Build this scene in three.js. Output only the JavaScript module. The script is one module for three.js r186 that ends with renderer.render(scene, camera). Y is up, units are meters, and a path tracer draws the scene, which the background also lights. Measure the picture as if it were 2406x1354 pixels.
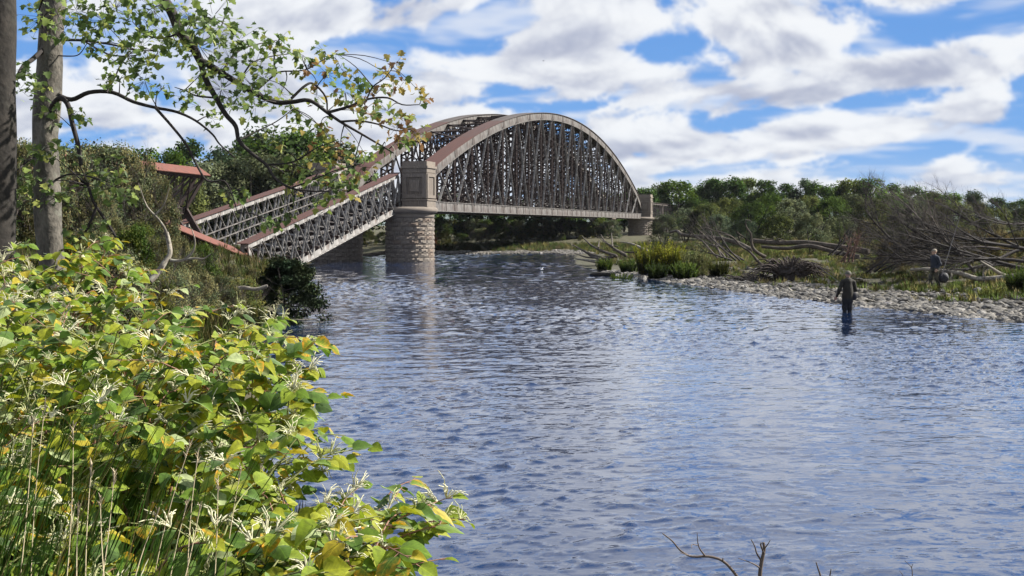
import * as THREE from 'three';
import { ImprovedNoise } from 'three/addons/math/ImprovedNoise.js';
import { mergeGeometries } from 'three/addons/utils/BufferGeometryUtils.js';
import { MarchingCubes } from 'three/addons/objects/MarchingCubes.js';

// ------------------------------------------------------------------ camera, sky, sun, exposure
const scene = new THREE.Scene();
const EYE = 2.9, LENS = 2800, DIP = Math.atan(144 / 2800);
const camera = new THREE.PerspectiveCamera(2 * Math.atan(677 / LENS) * 180 / Math.PI, 1024 / 576, 0.1, 9000);
camera.position.set(0, EYE, 0);
camera.rotation.x = -DIP;
scene.add(camera);
const renderer = new THREE.WebGLRenderer({ antialias: true });
renderer.toneMapping = THREE.LinearToneMapping;
renderer.toneMappingExposure = 2.3;
renderer.shadowMap.enabled = true;

const V = (x, y, z) => new THREE.Vector3(x, y, z);
const SUN = V(0.765, 0.62, -0.17).normalize();
const sun = new THREE.DirectionalLight(new THREE.Color(1.0, 0.95, 0.87), 5);
sun.target.position.set(0, 0, -60); sun.position.copy(SUN).multiplyScalar(300).add(sun.target.position);
sun.castShadow = true; sun.shadow.radius = 1;
Object.assign(sun.shadow.camera, { left: -160, right: 160, top: 160, bottom: -160, near: 1, far: 700 });
sun.shadow.mapSize.set(2048, 2048);
scene.add(sun, sun.target);

// ------------------------------------------------------------------ small helpers
function rand(seed) { let s = seed | 0; return () => { s = (s + 0x6d2b79f5) | 0; let t = Math.imul(s ^ (s >>> 15), 1 | s); t = (t + Math.imul(t ^ (t >>> 7), 61 | t)) ^ t; return ((t ^ (t >>> 14)) >>> 0) / 4294967296; }; }
const PN = new ImprovedNoise(), noise = (x, y, z) => PN.noise(x, y, z);
function fbm(x, y, z, oct, gain = 0.5) { let a = 1, s = 0; for (let i = 0; i < oct; i++) { s += a * PN.noise(x, y, z); a *= gain; x = x * 2.03 + 7.1; y = y * 2.03 + 3.3; z = z * 2.03 + 5.7; } return s; }
const { clamp, lerp, smoothstep } = THREE.MathUtils;
const mixc = (a, b, t) => [a[0] + (b[0] - a[0]) * t, a[1] + (b[1] - a[1]) * t, a[2] + (b[2] - a[2]) * t];
// a place read off the survey picture (2406 x 1354) at a given distance ahead of the camera
const SD = Math.sin(DIP), CD = Math.cos(DIP);
function at(px, py, D) { const xc = (px - 1203) / LENS, yc = (677 - py) / LENS, k = CD + yc * SD; return V(xc * D / k, EYE + D * (yc * CD - SD) / k, -D); }
const taken = {};
function numbered(n) { const k = taken[n] = (taken[n] ?? -1) + 1; return k ? n + '_' + String(k).padStart(3, '0') : n; }
function tag(o, label, category, group, kind) { const u = {}; if (label) u.label = label; if (category) u.category = category; if (group) u.group = group; if (kind) u.kind = kind; o.userData = u; return o; }
function thing(name, label, category, pos, group) { const g = new THREE.Group(); g.name = numbered(name); if (pos) g.position.copy(pos); scene.add(g); return tag(g, label, category, group); }
function sh(m) { m.castShadow = m.receiveShadow = true; return m; }
function part(name, geo, mat, parent) { const m = sh(new THREE.Mesh(geo, mat)); m.name = name; parent.add(m); return m; }
function single(name, geo, mat, label, category, group) { const m = sh(new THREE.Mesh(geo, mat)); m.name = numbered(name); scene.add(m); return tag(m, label, category, group); }
function structure(name, geo, mat) { const m = sh(new THREE.Mesh(geo, mat)); m.name = name; scene.add(m); m.userData = { kind: 'structure' }; return m; }

// collects boxes, bars, tubes and leaves into one geometry; uv in metres
class GB {
  constructor() { this.p = []; this.n = []; this.u = []; this.c = null; this.i = []; }
  quad(a, b, c, d, ua, ub, uc, ud) {
    const k = this.p.length / 3, e1x = b.x - a.x, e1y = b.y - a.y, e1z = b.z - a.z, e2x = d.x - a.x, e2y = d.y - a.y, e2z = d.z - a.z;
    let nx = e1y * e2z - e1z * e2y, ny = e1z * e2x - e1x * e2z, nz = e1x * e2y - e1y * e2x; const l = Math.hypot(nx, ny, nz) || 1; nx /= l; ny /= l; nz /= l;
    for (const v of [a, b, c, d]) { this.p.push(v.x, v.y, v.z); this.n.push(nx, ny, nz); }
    this.u.push(...ua, ...ub, ...uc, ...ud); this.i.push(k, k + 1, k + 2, k, k + 2, k + 3);
  }
  // box spanned by eight corners: a0..a3 round one end, b0..b3 round the other
  hexa(A, B) {
    const L = A[0].distanceTo(B[0]), w = A[0].distanceTo(A[1]), h = A[1].distanceTo(A[2]), o = (this.p.length * 0.0371) % 7;
    for (let k = 0; k < 4; k++) { const j = (k + 1) % 4, s = k % 2 ? h : w; this.quad(A[k], A[j], B[j], B[k], [o, 0], [o, s], [o + L, s], [o + L, 0]); }
    this.quad(A[3], A[2], A[1], A[0], [o, h], [o + w, h], [o + w, 0], [o, 0]);
    this.quad(B[0], B[1], B[2], B[3], [o, 0], [o + w, 0], [o + w, h], [o, h]);
    return this;
  }
  bar(a, b, w, t, up = V(0, 1, 0)) {
    const ax = b.clone().sub(a).normalize(); let sd = ax.clone().cross(up); if (sd.lengthSq() < 1e-6) sd = ax.clone().cross(V(1, 0, 0)); sd.normalize();
    const u2 = sd.clone().cross(ax), S = sd.multiplyScalar(w / 2), U = u2.multiplyScalar(t / 2);
    const ring = (p) => [p.clone().sub(S).sub(U), p.clone().add(S).sub(U), p.clone().add(S).add(U), p.clone().sub(S).add(U)];
    const A = ring(a), B = ring(b); return this.hexa([A[0], A[3], A[2], A[1]], [B[0], B[3], B[2], B[1]]);
  }
  tube(pts, radii, n = 6, sub = 3, vscale = 1) {
    const curve = pts.length > 2 && sub > 1 ? new THREE.CatmullRomCurve3(pts, false, 'centripetal') : null;
    const m = curve ? (pts.length - 1) * sub : pts.length - 1, P = [], R = [];
    for (let k = 0; k <= m; k++) { const t = k / m * (pts.length - 1), q = Math.min(pts.length - 2, Math.floor(t)), f = t - q; P.push(curve ? curve.getPoint(k / m) : pts[k]); R.push(lerp(radii[q], radii[q + 1], f)); }
    let up = Math.abs(P[1].y - P[0].y) > 0.9 * P[1].distanceTo(P[0]) ? V(1, 0, 0) : V(0, 1, 0), len = 0;
    const k0 = this.p.length / 3;
    for (let k = 0; k <= m; k++) {
      const T = P[Math.min(m, k + 1)].clone().sub(P[Math.max(0, k - 1)]).normalize(); const S = T.clone().cross(up).normalize(); up = S.clone().cross(T).normalize();
      if (k) len += P[k].distanceTo(P[k - 1]);
      for (let j = 0; j <= n; j++) {
        const a = j / n * 2 * Math.PI, c = Math.cos(a), s = Math.sin(a), nx = S.x * c + up.x * s, ny = S.y * c + up.y * s, nz = S.z * c + up.z * s;
        this.p.push(P[k].x + nx * R[k], P[k].y + ny * R[k], P[k].z + nz * R[k]); this.n.push(nx, ny, nz); this.u.push(j / n * Math.max(0.1, 2 * Math.PI * radii[0]) * vscale, len);
        if (k && j) { const b = this.p.length / 3 - 1, w = n + 1; this.i.push(b - w - 1, b - 1, b, b - w - 1, b, b - w); }
      }
    }
    if (this.c) this.fillC = true;
    // closed end
    const e = this.p.length / 3 - n - 1; this.p.push(P[m].x, P[m].y, P[m].z); const T = P[m].clone().sub(P[m - 1]).normalize(); this.n.push(T.x, T.y, T.z); this.u.push(0, len);
    for (let j = 0; j < n; j++) this.i.push(e + j, this.p.length / 3 - 1, e + j + 1);
    return this;
  }
  // a leaf: four corners, folded a little along its midrib; colour varies from leaf to leaf
  leaf(x, y, z, dx, dy, dz, sx, sy, sz, L, W, col) {
    const k = this.p.length / 3; let nx = sy * dz - sz * dy, ny = sz * dx - sx * dz, nz = sx * dy - sy * dx;
    const pts = [[0, 0], [0.45, -1], [1, 0], [0.45, 1]];
    for (const [t, s] of pts) { this.p.push(x + dx * L * t + sx * W * s, y + dy * L * t + sy * W * s, z + dz * L * t + sz * W * s); this.n.push(nx, ny, nz); this.u.push(t, s); this.c.push(col[0], col[1], col[2]); }
    this.i.push(k, k + 1, k + 2, k, k + 2, k + 3);
  }
  geo() {
    const g = new THREE.BufferGeometry();
    g.setAttribute('position', new THREE.Float32BufferAttribute(this.p, 3)); g.setAttribute('normal', new THREE.Float32BufferAttribute(this.n, 3)); g.setAttribute('uv', new THREE.Float32BufferAttribute(this.u, 2));
    if (this.c) g.setAttribute('color', new THREE.Float32BufferAttribute(this.c, 3));
    g.setIndex(this.i); return g;
  }
}
function leafGB() { const g = new GB(); g.c = []; return g; }
function dataTex(W, H, f, srgb, rx = 1, ry = 1) {
  const d = new Uint8Array(W * H * 4);
  for (let y = 0; y < H; y++) for (let x = 0; x < W; x++) { const c = f(x / W, y / H), o = (y * W + x) * 4; d[o] = clamp(c[0], 0, 1) * 255; d[o + 1] = clamp(c[1] ?? c[0], 0, 1) * 255; d[o + 2] = clamp(c[2] ?? c[0], 0, 1) * 255; d[o + 3] = 255; }
  const t = new THREE.DataTexture(d, W, H); t.wrapS = t.wrapT = THREE.RepeatWrapping; t.magFilter = THREE.LinearFilter; t.minFilter = THREE.LinearMipmapLinearFilter; t.generateMipmaps = true; t.repeat.set(rx, ry);
  if (srgb) t.colorSpace = THREE.SRGBColorSpace; t.needsUpdate = true; return t;
}
// noise that repeats over the unit square
function tiled(u, v, fu, fv, oct, seed = 0) {
  let s = 0, a = 1, tot = 0;
  for (let o = 0; o < oct; o++) {
    const X = u * fu, Y = v * fv, w = u, q = v, z = seed + o * 11.3;
    s += a * ((PN.noise(X, Y, z) * (1 - w) + PN.noise(X - fu, Y, z) * w) * (1 - q) + (PN.noise(X, Y - fv, z) * (1 - w) + PN.noise(X - fu, Y - fv, z) * w) * q) * 1.35;
    tot += a; a *= 0.5; fu *= 2; fv *= 2;
  }
  return s / tot;
}

// ------------------------------------------------------------------ the sky: blue air and drifting cumulus
const COVER = 0.11;
function makeSky() {
  const W = 4096, H = 2048, d = new Float32Array(W * H * 4);
  // [bearing deg, height deg, half width, half height, turn, strength]: openings (-) and banks (+) of cloud in this sky
  const spots = [
    [-2.0, 9.4, 3.0, 0.55, 0.12, -0.5], [7.4, 8.4, 2.6, 0.7, 0.05, -0.8], [3.0, 5.6, 2.8, 0.45, 0.28, -0.6], [12.5, 7.0, 3.0, 0.6, 0.3, -0.55], [21.0, 9.4, 4.5, 0.8, 0.08, -0.85], [17.5, 8.2, 3.2, 0.6, 0.15, -0.75],
    [13.0, 5.2, 2.6, 0.35, 0.1, -0.5], [19.0, 3.4, 5.5, 0.6, 0.02, -0.42], [10.0, 2.6, 4.0, 0.4, 0.05, -0.4], [23.2, 5.6, 1.6, 0.8, 0, -0.5], [-17.5, 7.5, 5, 2.5, 0, 0.3], [-21, 4, 4, 2.5, 0, 0.25], [-12, 6.0, 5, 1.2, 0, 0.45], [-7, 4.8, 4, 0.8, 0, 0.4],
    [11.0, 9.3, 3.6, 0.8, 0.15, 0.5], [12.8, 7.9, 2.0, 0.5, 0.1, 0.4], [8.0, 6.4, 3.6, 0.6, 0.1, 0.45], [19.0, 7.0, 3.2, 0.8, 0.05, 0.5], [14.5, 4.3, 4.0, 0.6, 0.12, 0.5], [6.5, 3.8, 4.0, 0.7, 0.1, 0.4],
    [-7.5, 9.6, 4.5, 0.9, 0, 0.45], [-3.5, 7.0, 4.5, 0.9, 0.1, 0.5], [2.0, 8.2, 3.2, 0.8, 0.1, 0.35], [-14.0, 5.2, 5.0, 1.0, 0, 0.2], [20.2, 1.9, 4.0, 0.5, 0, 0.3], [3.5, 2.2, 4.0, 0.6, 0, 0.35],
  ].map(([a, e, w, h, t, s]) => [a, e, 1 / w, 1 / h, Math.cos(t), Math.sin(t), s]);
  const air = (e) => e < 4 ? mixc([0.36, 0.56, 0.84], [0.20, 0.43, 0.84], e / 4) : e < 14 ? mixc([0.20, 0.43, 0.84], [0.11, 0.30, 0.74], (e - 4) / 10) : mixc([0.11, 0.30, 0.74], [0.06, 0.19, 0.54], clamp((e - 14) / 50, 0, 1));
  const look = (el, ang) => {   // colour of the sky at a height (degrees) and a compass angle
    const e = Math.max(el, 0), up = el * Math.PI / 180, cs = Math.cos(up), v = 3.5 * Math.log(e + 3), A = 11, x = Math.cos(ang) * cs, z = Math.sin(ang) * cs, az = Math.atan2(x, -z) * 180 / Math.PI;
    const wx = noise(x * 4.2 + 9, v * 0.8, z * 4.2) * 0.55, wy = noise(x * 5.1, v * 0.9 + 4, z * 5.1 + 8) * 0.28, X = x * A + wx, Y = v + wy, Z = z * A + wx * 0.6;
    let b = 0;
    if (e < 14 && Math.abs(az) < 32) for (const s of spots) { const da = az - s[0], de = e - s[1], p = (da * s[4] + de * s[5]) * s[2], q = (-da * s[5] + de * s[4]) * s[3], r = p * p + q * q; if (r < 6) b += s[6] * Math.exp(-r); }
    const big = noise(X * 0.27 + 3, Y * 0.42, Z * 0.27) * 0.5 + COVER;
    const cum = (p, q, w, n) => { let s = fbm(p, q, w, 3, 0.5) * 0.95, a = 0.42, f = 2.3; for (let k = 0; k < n; k++) { s += a * (0.27 - Math.abs(PN.noise(p * f * 1.25 + 3.1 * k, q * f * 1.1 + 9.7, w * f * 1.25 + 1.3 * k))); a *= 0.62; f *= 2.13; } return s; };
    const dens = cum(X, Y, Z, 6) + big + b, alpha = smoothstep(dens, -0.16, 0.22);
    const above = cum(X + 0.08, Y + 0.30, Z - 0.03, 4) + big + b, body = smoothstep(dens, 0.1, 0.9);
    let lit = clamp(0.70 + (dens - above) * 0.85 - body * 0.30, 0, 1); lit = lit * lit * (3 - 2 * lit);
    const c = mixc([0.43, 0.47, 0.60], [0.92, 0.94, 0.97], lit), veil = smoothstep(fbm(X * 0.8 + 20, Y * 2.6, Z * 0.8, 4, 0.6), -0.3, 0.6) * 0.8;
    let r = mixc(mixc(air(e), [0.78, 0.83, 0.92], veil), c, alpha * 0.97);
    return mixc(r, [0.74, 0.80, 0.88], clamp(1 - e / 3.2, 0, 1) * 0.4);
  };
  const put = (row, col, r) => { const o = (row * W + col) * 4; d[o] = r[0] / 2.3; d[o + 1] = r[1] / 2.3; d[o + 2] = r[2] / 2.3; d[o + 3] = 1; };
  const EL = (row) => ((row + 0.5) / H - 0.5) * 180, ANG = (col) => ((col + 0.5) / W - 0.5) * 2 * Math.PI, Q = 4;
  // coarse grid all round, interpolated; every pixel where the camera looks
  const cw = W / Q, ch = H / Q, grid = []; for (let j = 0; j <= ch; j++) { const el = EL(j * Q); for (let i = 0; i < cw; i++) grid.push(el < -1 ? [0.16, 0.18, 0.19] : look(el, ANG(i * Q))); }
  for (let row = 0; row < H; row++) {
    const el = EL(row);
    for (let col = 0; col < W; col++) {
      if (el < -0.3) { put(row, col, [0.16, 0.18, 0.19]); continue; }
      if (el < 13 && Math.abs(col - W / 4) < W * 0.078) { put(row, col, look(el, ANG(col))); continue; }
      const j = Math.floor(row / Q), i = Math.floor(col / Q), fj = row / Q - j, fi = col / Q - i, i2 = (i + 1) % cw; put(row, col, mixc(mixc(grid[j * cw + i], grid[j * cw + i2], fi), mixc(grid[(j + 1) * cw + i], grid[(j + 1) * cw + i2], fi), fj));
    }
  }
  const t = new THREE.DataTexture(d, W, H, THREE.RGBAFormat, THREE.FloatType);
  t.mapping = THREE.EquirectangularReflectionMapping; t.magFilter = t.minFilter = THREE.LinearFilter; t.needsUpdate = true; return t;
}
scene.background = makeSky();
scene.environment = scene.background;

// ------------------------------------------------------------------ materials
const mat = (o) => new THREE.MeshPhysicalMaterial({ roughness: 0.9, ...o });
const rgb = (r, g, b) => new THREE.Color().setRGB(r, g, b);
const steelTex = dataTex(256, 256, (u, v) => {
  const streak = tiled(u, v, 26, 2, 4, 1), patch = tiled(u, v, 5, 4, 5, 4), fine = tiled(u, v, 60, 60, 2, 8);
  let c = [0.50, 0.485, 0.47].map((x) => x * (1 + streak * 0.6 + patch * 0.45 + fine * 0.2));
  const rust = clamp((tiled(u, v, 14, 3, 5, 14) - 0.10) * 4, 0, 1); return mixc(c, [0.34, 0.25, 0.21], rust * 0.75);
}, true, 1 / 3, 1 / 3);
const rustTex = dataTex(256, 256, (u, v) => {
  const a = tiled(u, v, 6, 6, 5, 2), f = tiled(u, v, 48, 40, 3, 5); let c = [0.53 + a * 0.16 + f * 0.10, 0.315 + a * 0.08 + f * 0.09, 0.265 + a * 0.05 + f * 0.08];
  return mixc(c, [0.45, 0.40, 0.37], clamp((tiled(u, v, 9, 7, 4, 21) - 0.1) * 3, 0, 1) * 0.55);
}, true, 1 / 2.2, 1 / 2.2);
const stoneTex = dataTex(256, 256, (u, v) => {
  const a = tiled(u, v, 5, 5, 5, 3), f = tiled(u, v, 70, 70, 3, 6), st = tiled(u, v, 18, 2, 3, 17);
  return mixc([0.585 + a * 0.14 + f * 0.16, 0.54 + a * 0.13 + f * 0.15, 0.49 + a * 0.11 + f * 0.14], [0.40, 0.36, 0.33], clamp(st * 2.2 + a, 0, 1) * 0.6);
}, true, 1 / 1.6, 1 / 1.6);
const bumpRough = dataTex(256, 256, (u, v) => { const h = 0.5 + tiled(u, v, 10, 10, 6, 7) * 0.6; return [h, h, h]; }, false, 1, 1);
const barkTex = dataTex(512, 512, (u, v) => {
  const a = tiled(u, v, 6, 3, 5, 3) * 1.6, f = tiled(u, v, 40, 18, 4, 9) * 1.4, li = clamp((tiled(u, v, 9, 7, 4, 30) - 0.08) * 4, 0, 1);
  return mixc([0.42 + a * 0.2 + f * 0.16, 0.40 + a * 0.19 + f * 0.15, 0.37 + a * 0.18 + f * 0.14], [0.60, 0.61, 0.56], li * 0.55);
}, true, 1, 1);
const M = {
  steel: mat({ map: steelTex, color: rgb(0.50, 0.49, 0.49), roughness: 0.75 }),
  greySteel: mat({ map: steelTex, color: rgb(0.30, 0.265, 0.25), roughness: 0.8 }),
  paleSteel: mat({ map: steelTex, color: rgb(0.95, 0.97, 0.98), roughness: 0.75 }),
  shadedRust: mat({ map: rustTex, color: rgb(0.14, 0.25, 0.31), roughness: 0.9 }),  // rust brown steel, darkened to paint in the shade inside the truss
  rust: mat({ map: rustTex, color: rgb(0.26, 0.27, 0.26), roughness: 0.85 }),
  brightRust: mat({ map: rustTex, color: rgb(0.52, 0.52, 0.48), roughness: 0.85 }),
  brownRust: mat({ map: rustTex, color: rgb(0.24, 0.31, 0.34), roughness: 0.85 }),
  stone: mat({ map: stoneTex, color: rgb(0.55, 0.56, 0.575), roughness: 0.95, bumpMap: bumpRough, bumpScale: 0.02 }),
  bark: mat({ map: barkTex, color: rgb(0.62, 0.62, 0.60), roughness: 0.95, bumpMap: bumpRough, bumpScale: 0.03 }),
  barkDark: mat({ map: barkTex, color: rgb(0.13, 0.12, 0.11), roughness: 0.95, bumpMap: bumpRough, bumpScale: 0.02 }),
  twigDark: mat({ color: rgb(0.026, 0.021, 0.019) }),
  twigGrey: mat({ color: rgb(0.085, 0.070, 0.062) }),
  deadWood: mat({ map: barkTex, color: rgb(0.38, 0.33, 0.29), roughness: 0.9 }),
  paleWood: mat({ map: barkTex, color: rgb(1.3, 1.26, 1.18), roughness: 0.85 }),
};
const leafMat = (r, g, b, tr = 0.55) => mat({ color: rgb(r, g, b), vertexColors: true, roughness: 0.88, transmission: tr, thickness: 0, side: THREE.DoubleSide, specularIntensity: 0.25 });

// ------------------------------------------------------------------ ground and river
const SHORE_L = [[6, 40], [6, 0], [5, -5], [3, -7.2], [1, -8.2], [-0.6, -9], [-1.4, -10.3], [-2.5, -12.4], [-4.0, -18], [-7.2, -34], [-8.0, -38], [-9.6, -52], [-14.2, -76], [-15.4, -88], [-17, -104], [-25, -118], [-70, -126]];
const SHORE_R = [[-70, -140], [-30, -127], [-15, -123], [-7, -125.5], [4.5, -131], [6.2, -120], [5.2, -100], [4.7, -90], [6.2, -76], [7.6, -68], [10, -55], [12.9, -44], [15.8, -36], [19, -25], [22, -10], [24, 40]];
const RIVER = [...SHORE_L, ...SHORE_R];
function shore(x, z) {   // [distance into the land (negative in the river), on the left bank]
  let best = 1e9, bl = false, inside = false;
  for (let i = 0, j = RIVER.length - 1; i < RIVER.length; j = i++) {
    const [x1, z1] = RIVER[j], [x2, z2] = RIVER[i];
    if ((z1 > z) !== (z2 > z) && x < (x2 - x1) * (z - z1) / (z2 - z1) + x1) inside = !inside;
    if (i === 0 || i === SHORE_L.length) continue;
    const dx = x2 - x1, dz = z2 - z1, t = clamp(((x - x1) * dx + (z - z1) * dz) / (dx * dx + dz * dz), 0, 1), d = Math.hypot(x - x1 - dx * t, z - z1 - dz * t);
    if (d < best) { best = d; bl = i < SHORE_L.length; }
  }
  return [inside ? -best : best, bl];
}
function ground(x, z) {
  let [d, left] = shore(x, z); d += noise(x * 0.6, 3.7, z * 0.6) * 0.35 + noise(x * 2.1, 1.7, z * 2.1) * 0.1;
  if (d < 0) return Math.max(-1.1, d * 0.22);
  const bumps = noise(x * 0.35, 0.5, z * 0.35) * 0.18 * Math.min(1, d / 6) + noise(x * 1.3, 2.5, z * 1.3) * 0.05 * Math.min(1, d / 2);
  if (left) return Math.min(d, 4) * 0.34 + clamp(d - 4, 0, 8) * 0.1 + clamp((d - 30) / 200, 0, 1) * 1.5 + bumps;
  return Math.min(d, 10) * 0.03 + clamp(d - 10, 0, 30) * 0.035 + clamp((d - 60) / 300, 0, 1) * 2 + bumps;
}
const earthTex = dataTex(256, 256, (u, v) => { const a = tiled(u, v, 5, 5, 6, 3), f = tiled(u, v, 40, 40, 4, 12); return mixc([0.30 + f * 0.2, 0.29 + f * 0.2, 0.17 + f * 0.12], [0.38 + f * 0.2, 0.33 + f * 0.18, 0.26 + f * 0.15], clamp(0.5 + a * 2, 0, 1)); }, true, 1 / 4, 1 / 4);
const shingleTex = dataTex(256, 256, (u, v) => { const a = tiled(u, v, 4, 4, 4, 3), f = tiled(u, v, 44, 44, 4, 12), q = 0.50 + f * 0.35; return mixc([q * 0.8, q * 0.75, q * 0.66], [0.30 + f * 0.2, 0.31 + f * 0.2, 0.18 + f * 0.14], clamp(0.4 + a * 2.4, 0, 1)); }, true, 1 / 3, 1 / 3);
function sheet(xs, zs, keep) {
  const g = new THREE.BufferGeometry(), p = [], uv = [], idx = [], nx = xs.length;
  for (const z of zs) for (const x of xs) { p.push(x, ground(x, z), z); uv.push(x, -z); }
  for (let j = 0; j < zs.length - 1; j++) for (let i = 0; i < nx - 1; i++) if (keep((xs[i] + xs[i + 1]) / 2, (zs[j] + zs[j + 1]) / 2)) { const a = j * nx + i; idx.push(a, a + 1, a + nx + 1, a, a + nx + 1, a + nx); }
  g.setAttribute('position', new THREE.Float32BufferAttribute(p, 3)); g.setAttribute('uv', new THREE.Float32BufferAttribute(uv, 2)); g.setIndex(idx); g.computeVertexNormals(); return g;
}
function steps(...spec) { const out = [spec[0]]; for (let k = 1; k < spec.length; k += 2) { const from = out[out.length - 1], n = spec[k + 1]; for (let i = 1; i <= n; i++) out.push(from + (spec[k] - from) * i / n); } return out; }
{
  const xs = steps(-3000, -900, 4, -300, 8, -90, 14, -40, 22, -18, 34, 34, 130, 60, 22, 120, 12, 400, 10, 1200, 6, 3000, 3);
  const zs = steps(3000, 800, 3, 200, 5, 40, 10, 8, 16, -20, 64, -60, 70, -140, 80, -240, 24, -600, 12, -1500, 6, -4000, 4).map((z) => z);
  const mid = (z) => { // middle of the river, under the water
    const Z = clamp(z, -124, 30); let l = 0, r = 0;
    for (let i = 1; i < SHORE_L.length; i++) if ((SHORE_L[i][1] - Z) * (SHORE_L[i - 1][1] - Z) <= 0) { const t = (Z - SHORE_L[i - 1][1]) / ((SHORE_L[i][1] - SHORE_L[i - 1][1]) || 1); l = lerp(SHORE_L[i - 1][0], SHORE_L[i][0], t); }
    for (let i = 1; i < SHORE_R.length; i++) if ((SHORE_R[i][1] - Z) * (SHORE_R[i - 1][1] - Z) <= 0) { const t = (Z - SHORE_R[i - 1][1]) / ((SHORE_R[i][1] - SHORE_R[i - 1][1]) || 1); r = lerp(SHORE_R[i - 1][0], SHORE_R[i][0], t); break; }
    return (l + r) / 2;
  };
  const isLeft = (x, z) => z > -118 && x < mid(z);
  structure('left_bank', sheet(xs, zs, isLeft), mat({ map: earthTex, color: rgb(0.42, 0.46, 0.34), roughness: 1, bumpMap: bumpRough, bumpScale: 0.05 }));
  const wooded = (x, z) => { const d = shore(x, z)[0]; return d > 17 || (z < -112 && d > 4); };
  structure('woodland_floor', sheet(xs, zs, (x, z) => !isLeft(x, z) && wooded(x, z)), mat({ map: earthTex, color: rgb(0.55, 0.62, 0.5), roughness: 1, bumpMap: bumpRough, bumpScale: 0.05 }));
  structure('gravel_bar', sheet(xs, zs, (x, z) => !isLeft(x, z) && !wooded(x, z)), mat({ map: shingleTex, color: rgb(0.5, 0.5, 0.46), roughness: 1, bumpMap: bumpRough, bumpScale: 0.05 }));
}
// a far ridge beyond the woods
{
  const g = new GB(), n = 60;
  for (let k = 0; k < n; k++) {
    const X = (q) => -1800 + q * 90, Y = (q) => 34 + noise(q * 0.13, 2, 5) * 26 + noise(q * 0.5, 8, 5) * 5, a = V(X(k), -5, -2300), b = V(X(k + 1), -5, -2300), c = V(X(k + 1), Y(k + 1), -2700), d = V(X(k), Y(k), -2700);
    g.quad(a, b, c, d, [k, 0], [k + 1, 0], [k + 1, 1], [k, 1]); g.quad(d, c, V(X(k + 1), -5, -3300), V(X(k), -5, -3300), [k, 0], [k + 1, 0], [k + 1, 1], [k, 1]);
  }
  structure('hills', g.geo(), mat({ color: rgb(0.07, 0.10, 0.09), roughness: 1 }));
}
// the river: wavelets as real relief, finer close by
function wave(x, z) {
  const rough = smoothstep(noise(x * 0.11 + 5, 1.1, z * 0.06) + 0.35 * noise(x * 0.4, 7, z * 0.25), -0.3, 0.45);
  const X = x + z * 0.22, w1 = noise(X * 0.5, 0.3, z * 0.7) * 0.018, w2 = noise(X * 1.2 + 4, 3.3, z * 1.9 + 2) * 0.015;
  const n3 = noise(X * 3.3 + 1, 5.1, z * 4.6) - 0.03, w3 = n3 > 0 ? n3 * n3 * 0.116 : 0, n4 = noise(X * 7.4 + 8, 9.4, z * 10.5) - 0.03, w4 = n4 > 0 ? n4 * n4 * 0.050 : 0;
  return w1 + w2 + (w3 + w4) * (0.3 + 0.85 * rough);
}
{
  const bands = [[40, 6, 0.5, 2, 60, 0], [6, -7, 0.12, 0, 16, 0], [-7, -17, 0.036, -3.2, 9.0, 1], [-17, -32, 0.07, -7.5, 16, 1], [-32, -62, 0.14, -15, 22, 1], [-62, -136, 0.34, -40, 16, 1], [-62, -142, 1.2, -74, -40, 0]];
  const parts = bands.map(([z0, z1, c, x0, x1]) => {
    const nx = Math.ceil((x1 - x0) / c), nz = Math.ceil((z0 - z1) / c), p = new Float32Array((nx + 1) * (nz + 1) * 3), uv = new Float32Array((nx + 1) * (nz + 1) * 2), idx = [];
    for (let j = 0; j <= nz; j++) for (let i = 0; i <= nx; i++) {
      const k = j * (nx + 1) + i, x = x0 + (x1 - x0) * i / nx, z = z0 + (z1 - z0) * j / nz; p.set([x, wave(x, z), z], k * 3); uv.set([x, -z], k * 2);
      if (i && j) idx.push(k - nx - 2, k - nx - 1, k, k - nx - 2, k, k - 1);
    }
    const g = new THREE.BufferGeometry(), nn = new Float32Array(p.length);
    for (let k = 0; k < p.length; k += 3) { const x = p[k], z = p[k + 2], e = 0.02, gx = (wave(x + e, z) - wave(x - e, z)) / (2 * e), gz = (wave(x, z + e) - wave(x, z - e)) / (2 * e), l = Math.hypot(gx, 1, gz); nn.set([-gx / l, 1 / l, -gz / l], k); }
    g.setAttribute('position', new THREE.BufferAttribute(p, 3)); g.setAttribute('normal', new THREE.BufferAttribute(nn, 3)); g.setAttribute('uv', new THREE.BufferAttribute(uv, 2)); g.setIndex(idx); return g;
  });
  const ripple = dataTex(512, 512, (u, v) => { const h = 0.5 + tiled(u, v, 20, 26, 3, 40) * 0.5; return [h, h, h]; }, false, 1 / 2.6, 1 / 2.6);
  structure('river', mergeGeometries(parts), mat({ color: rgb(0.006, 0.020, 0.064), roughness: 0.04, ior: 1.333, clearcoat: 0.8, clearcoatRoughness: 0.04, bumpMap: ripple, bumpScale: 0.006 }));
}

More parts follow.
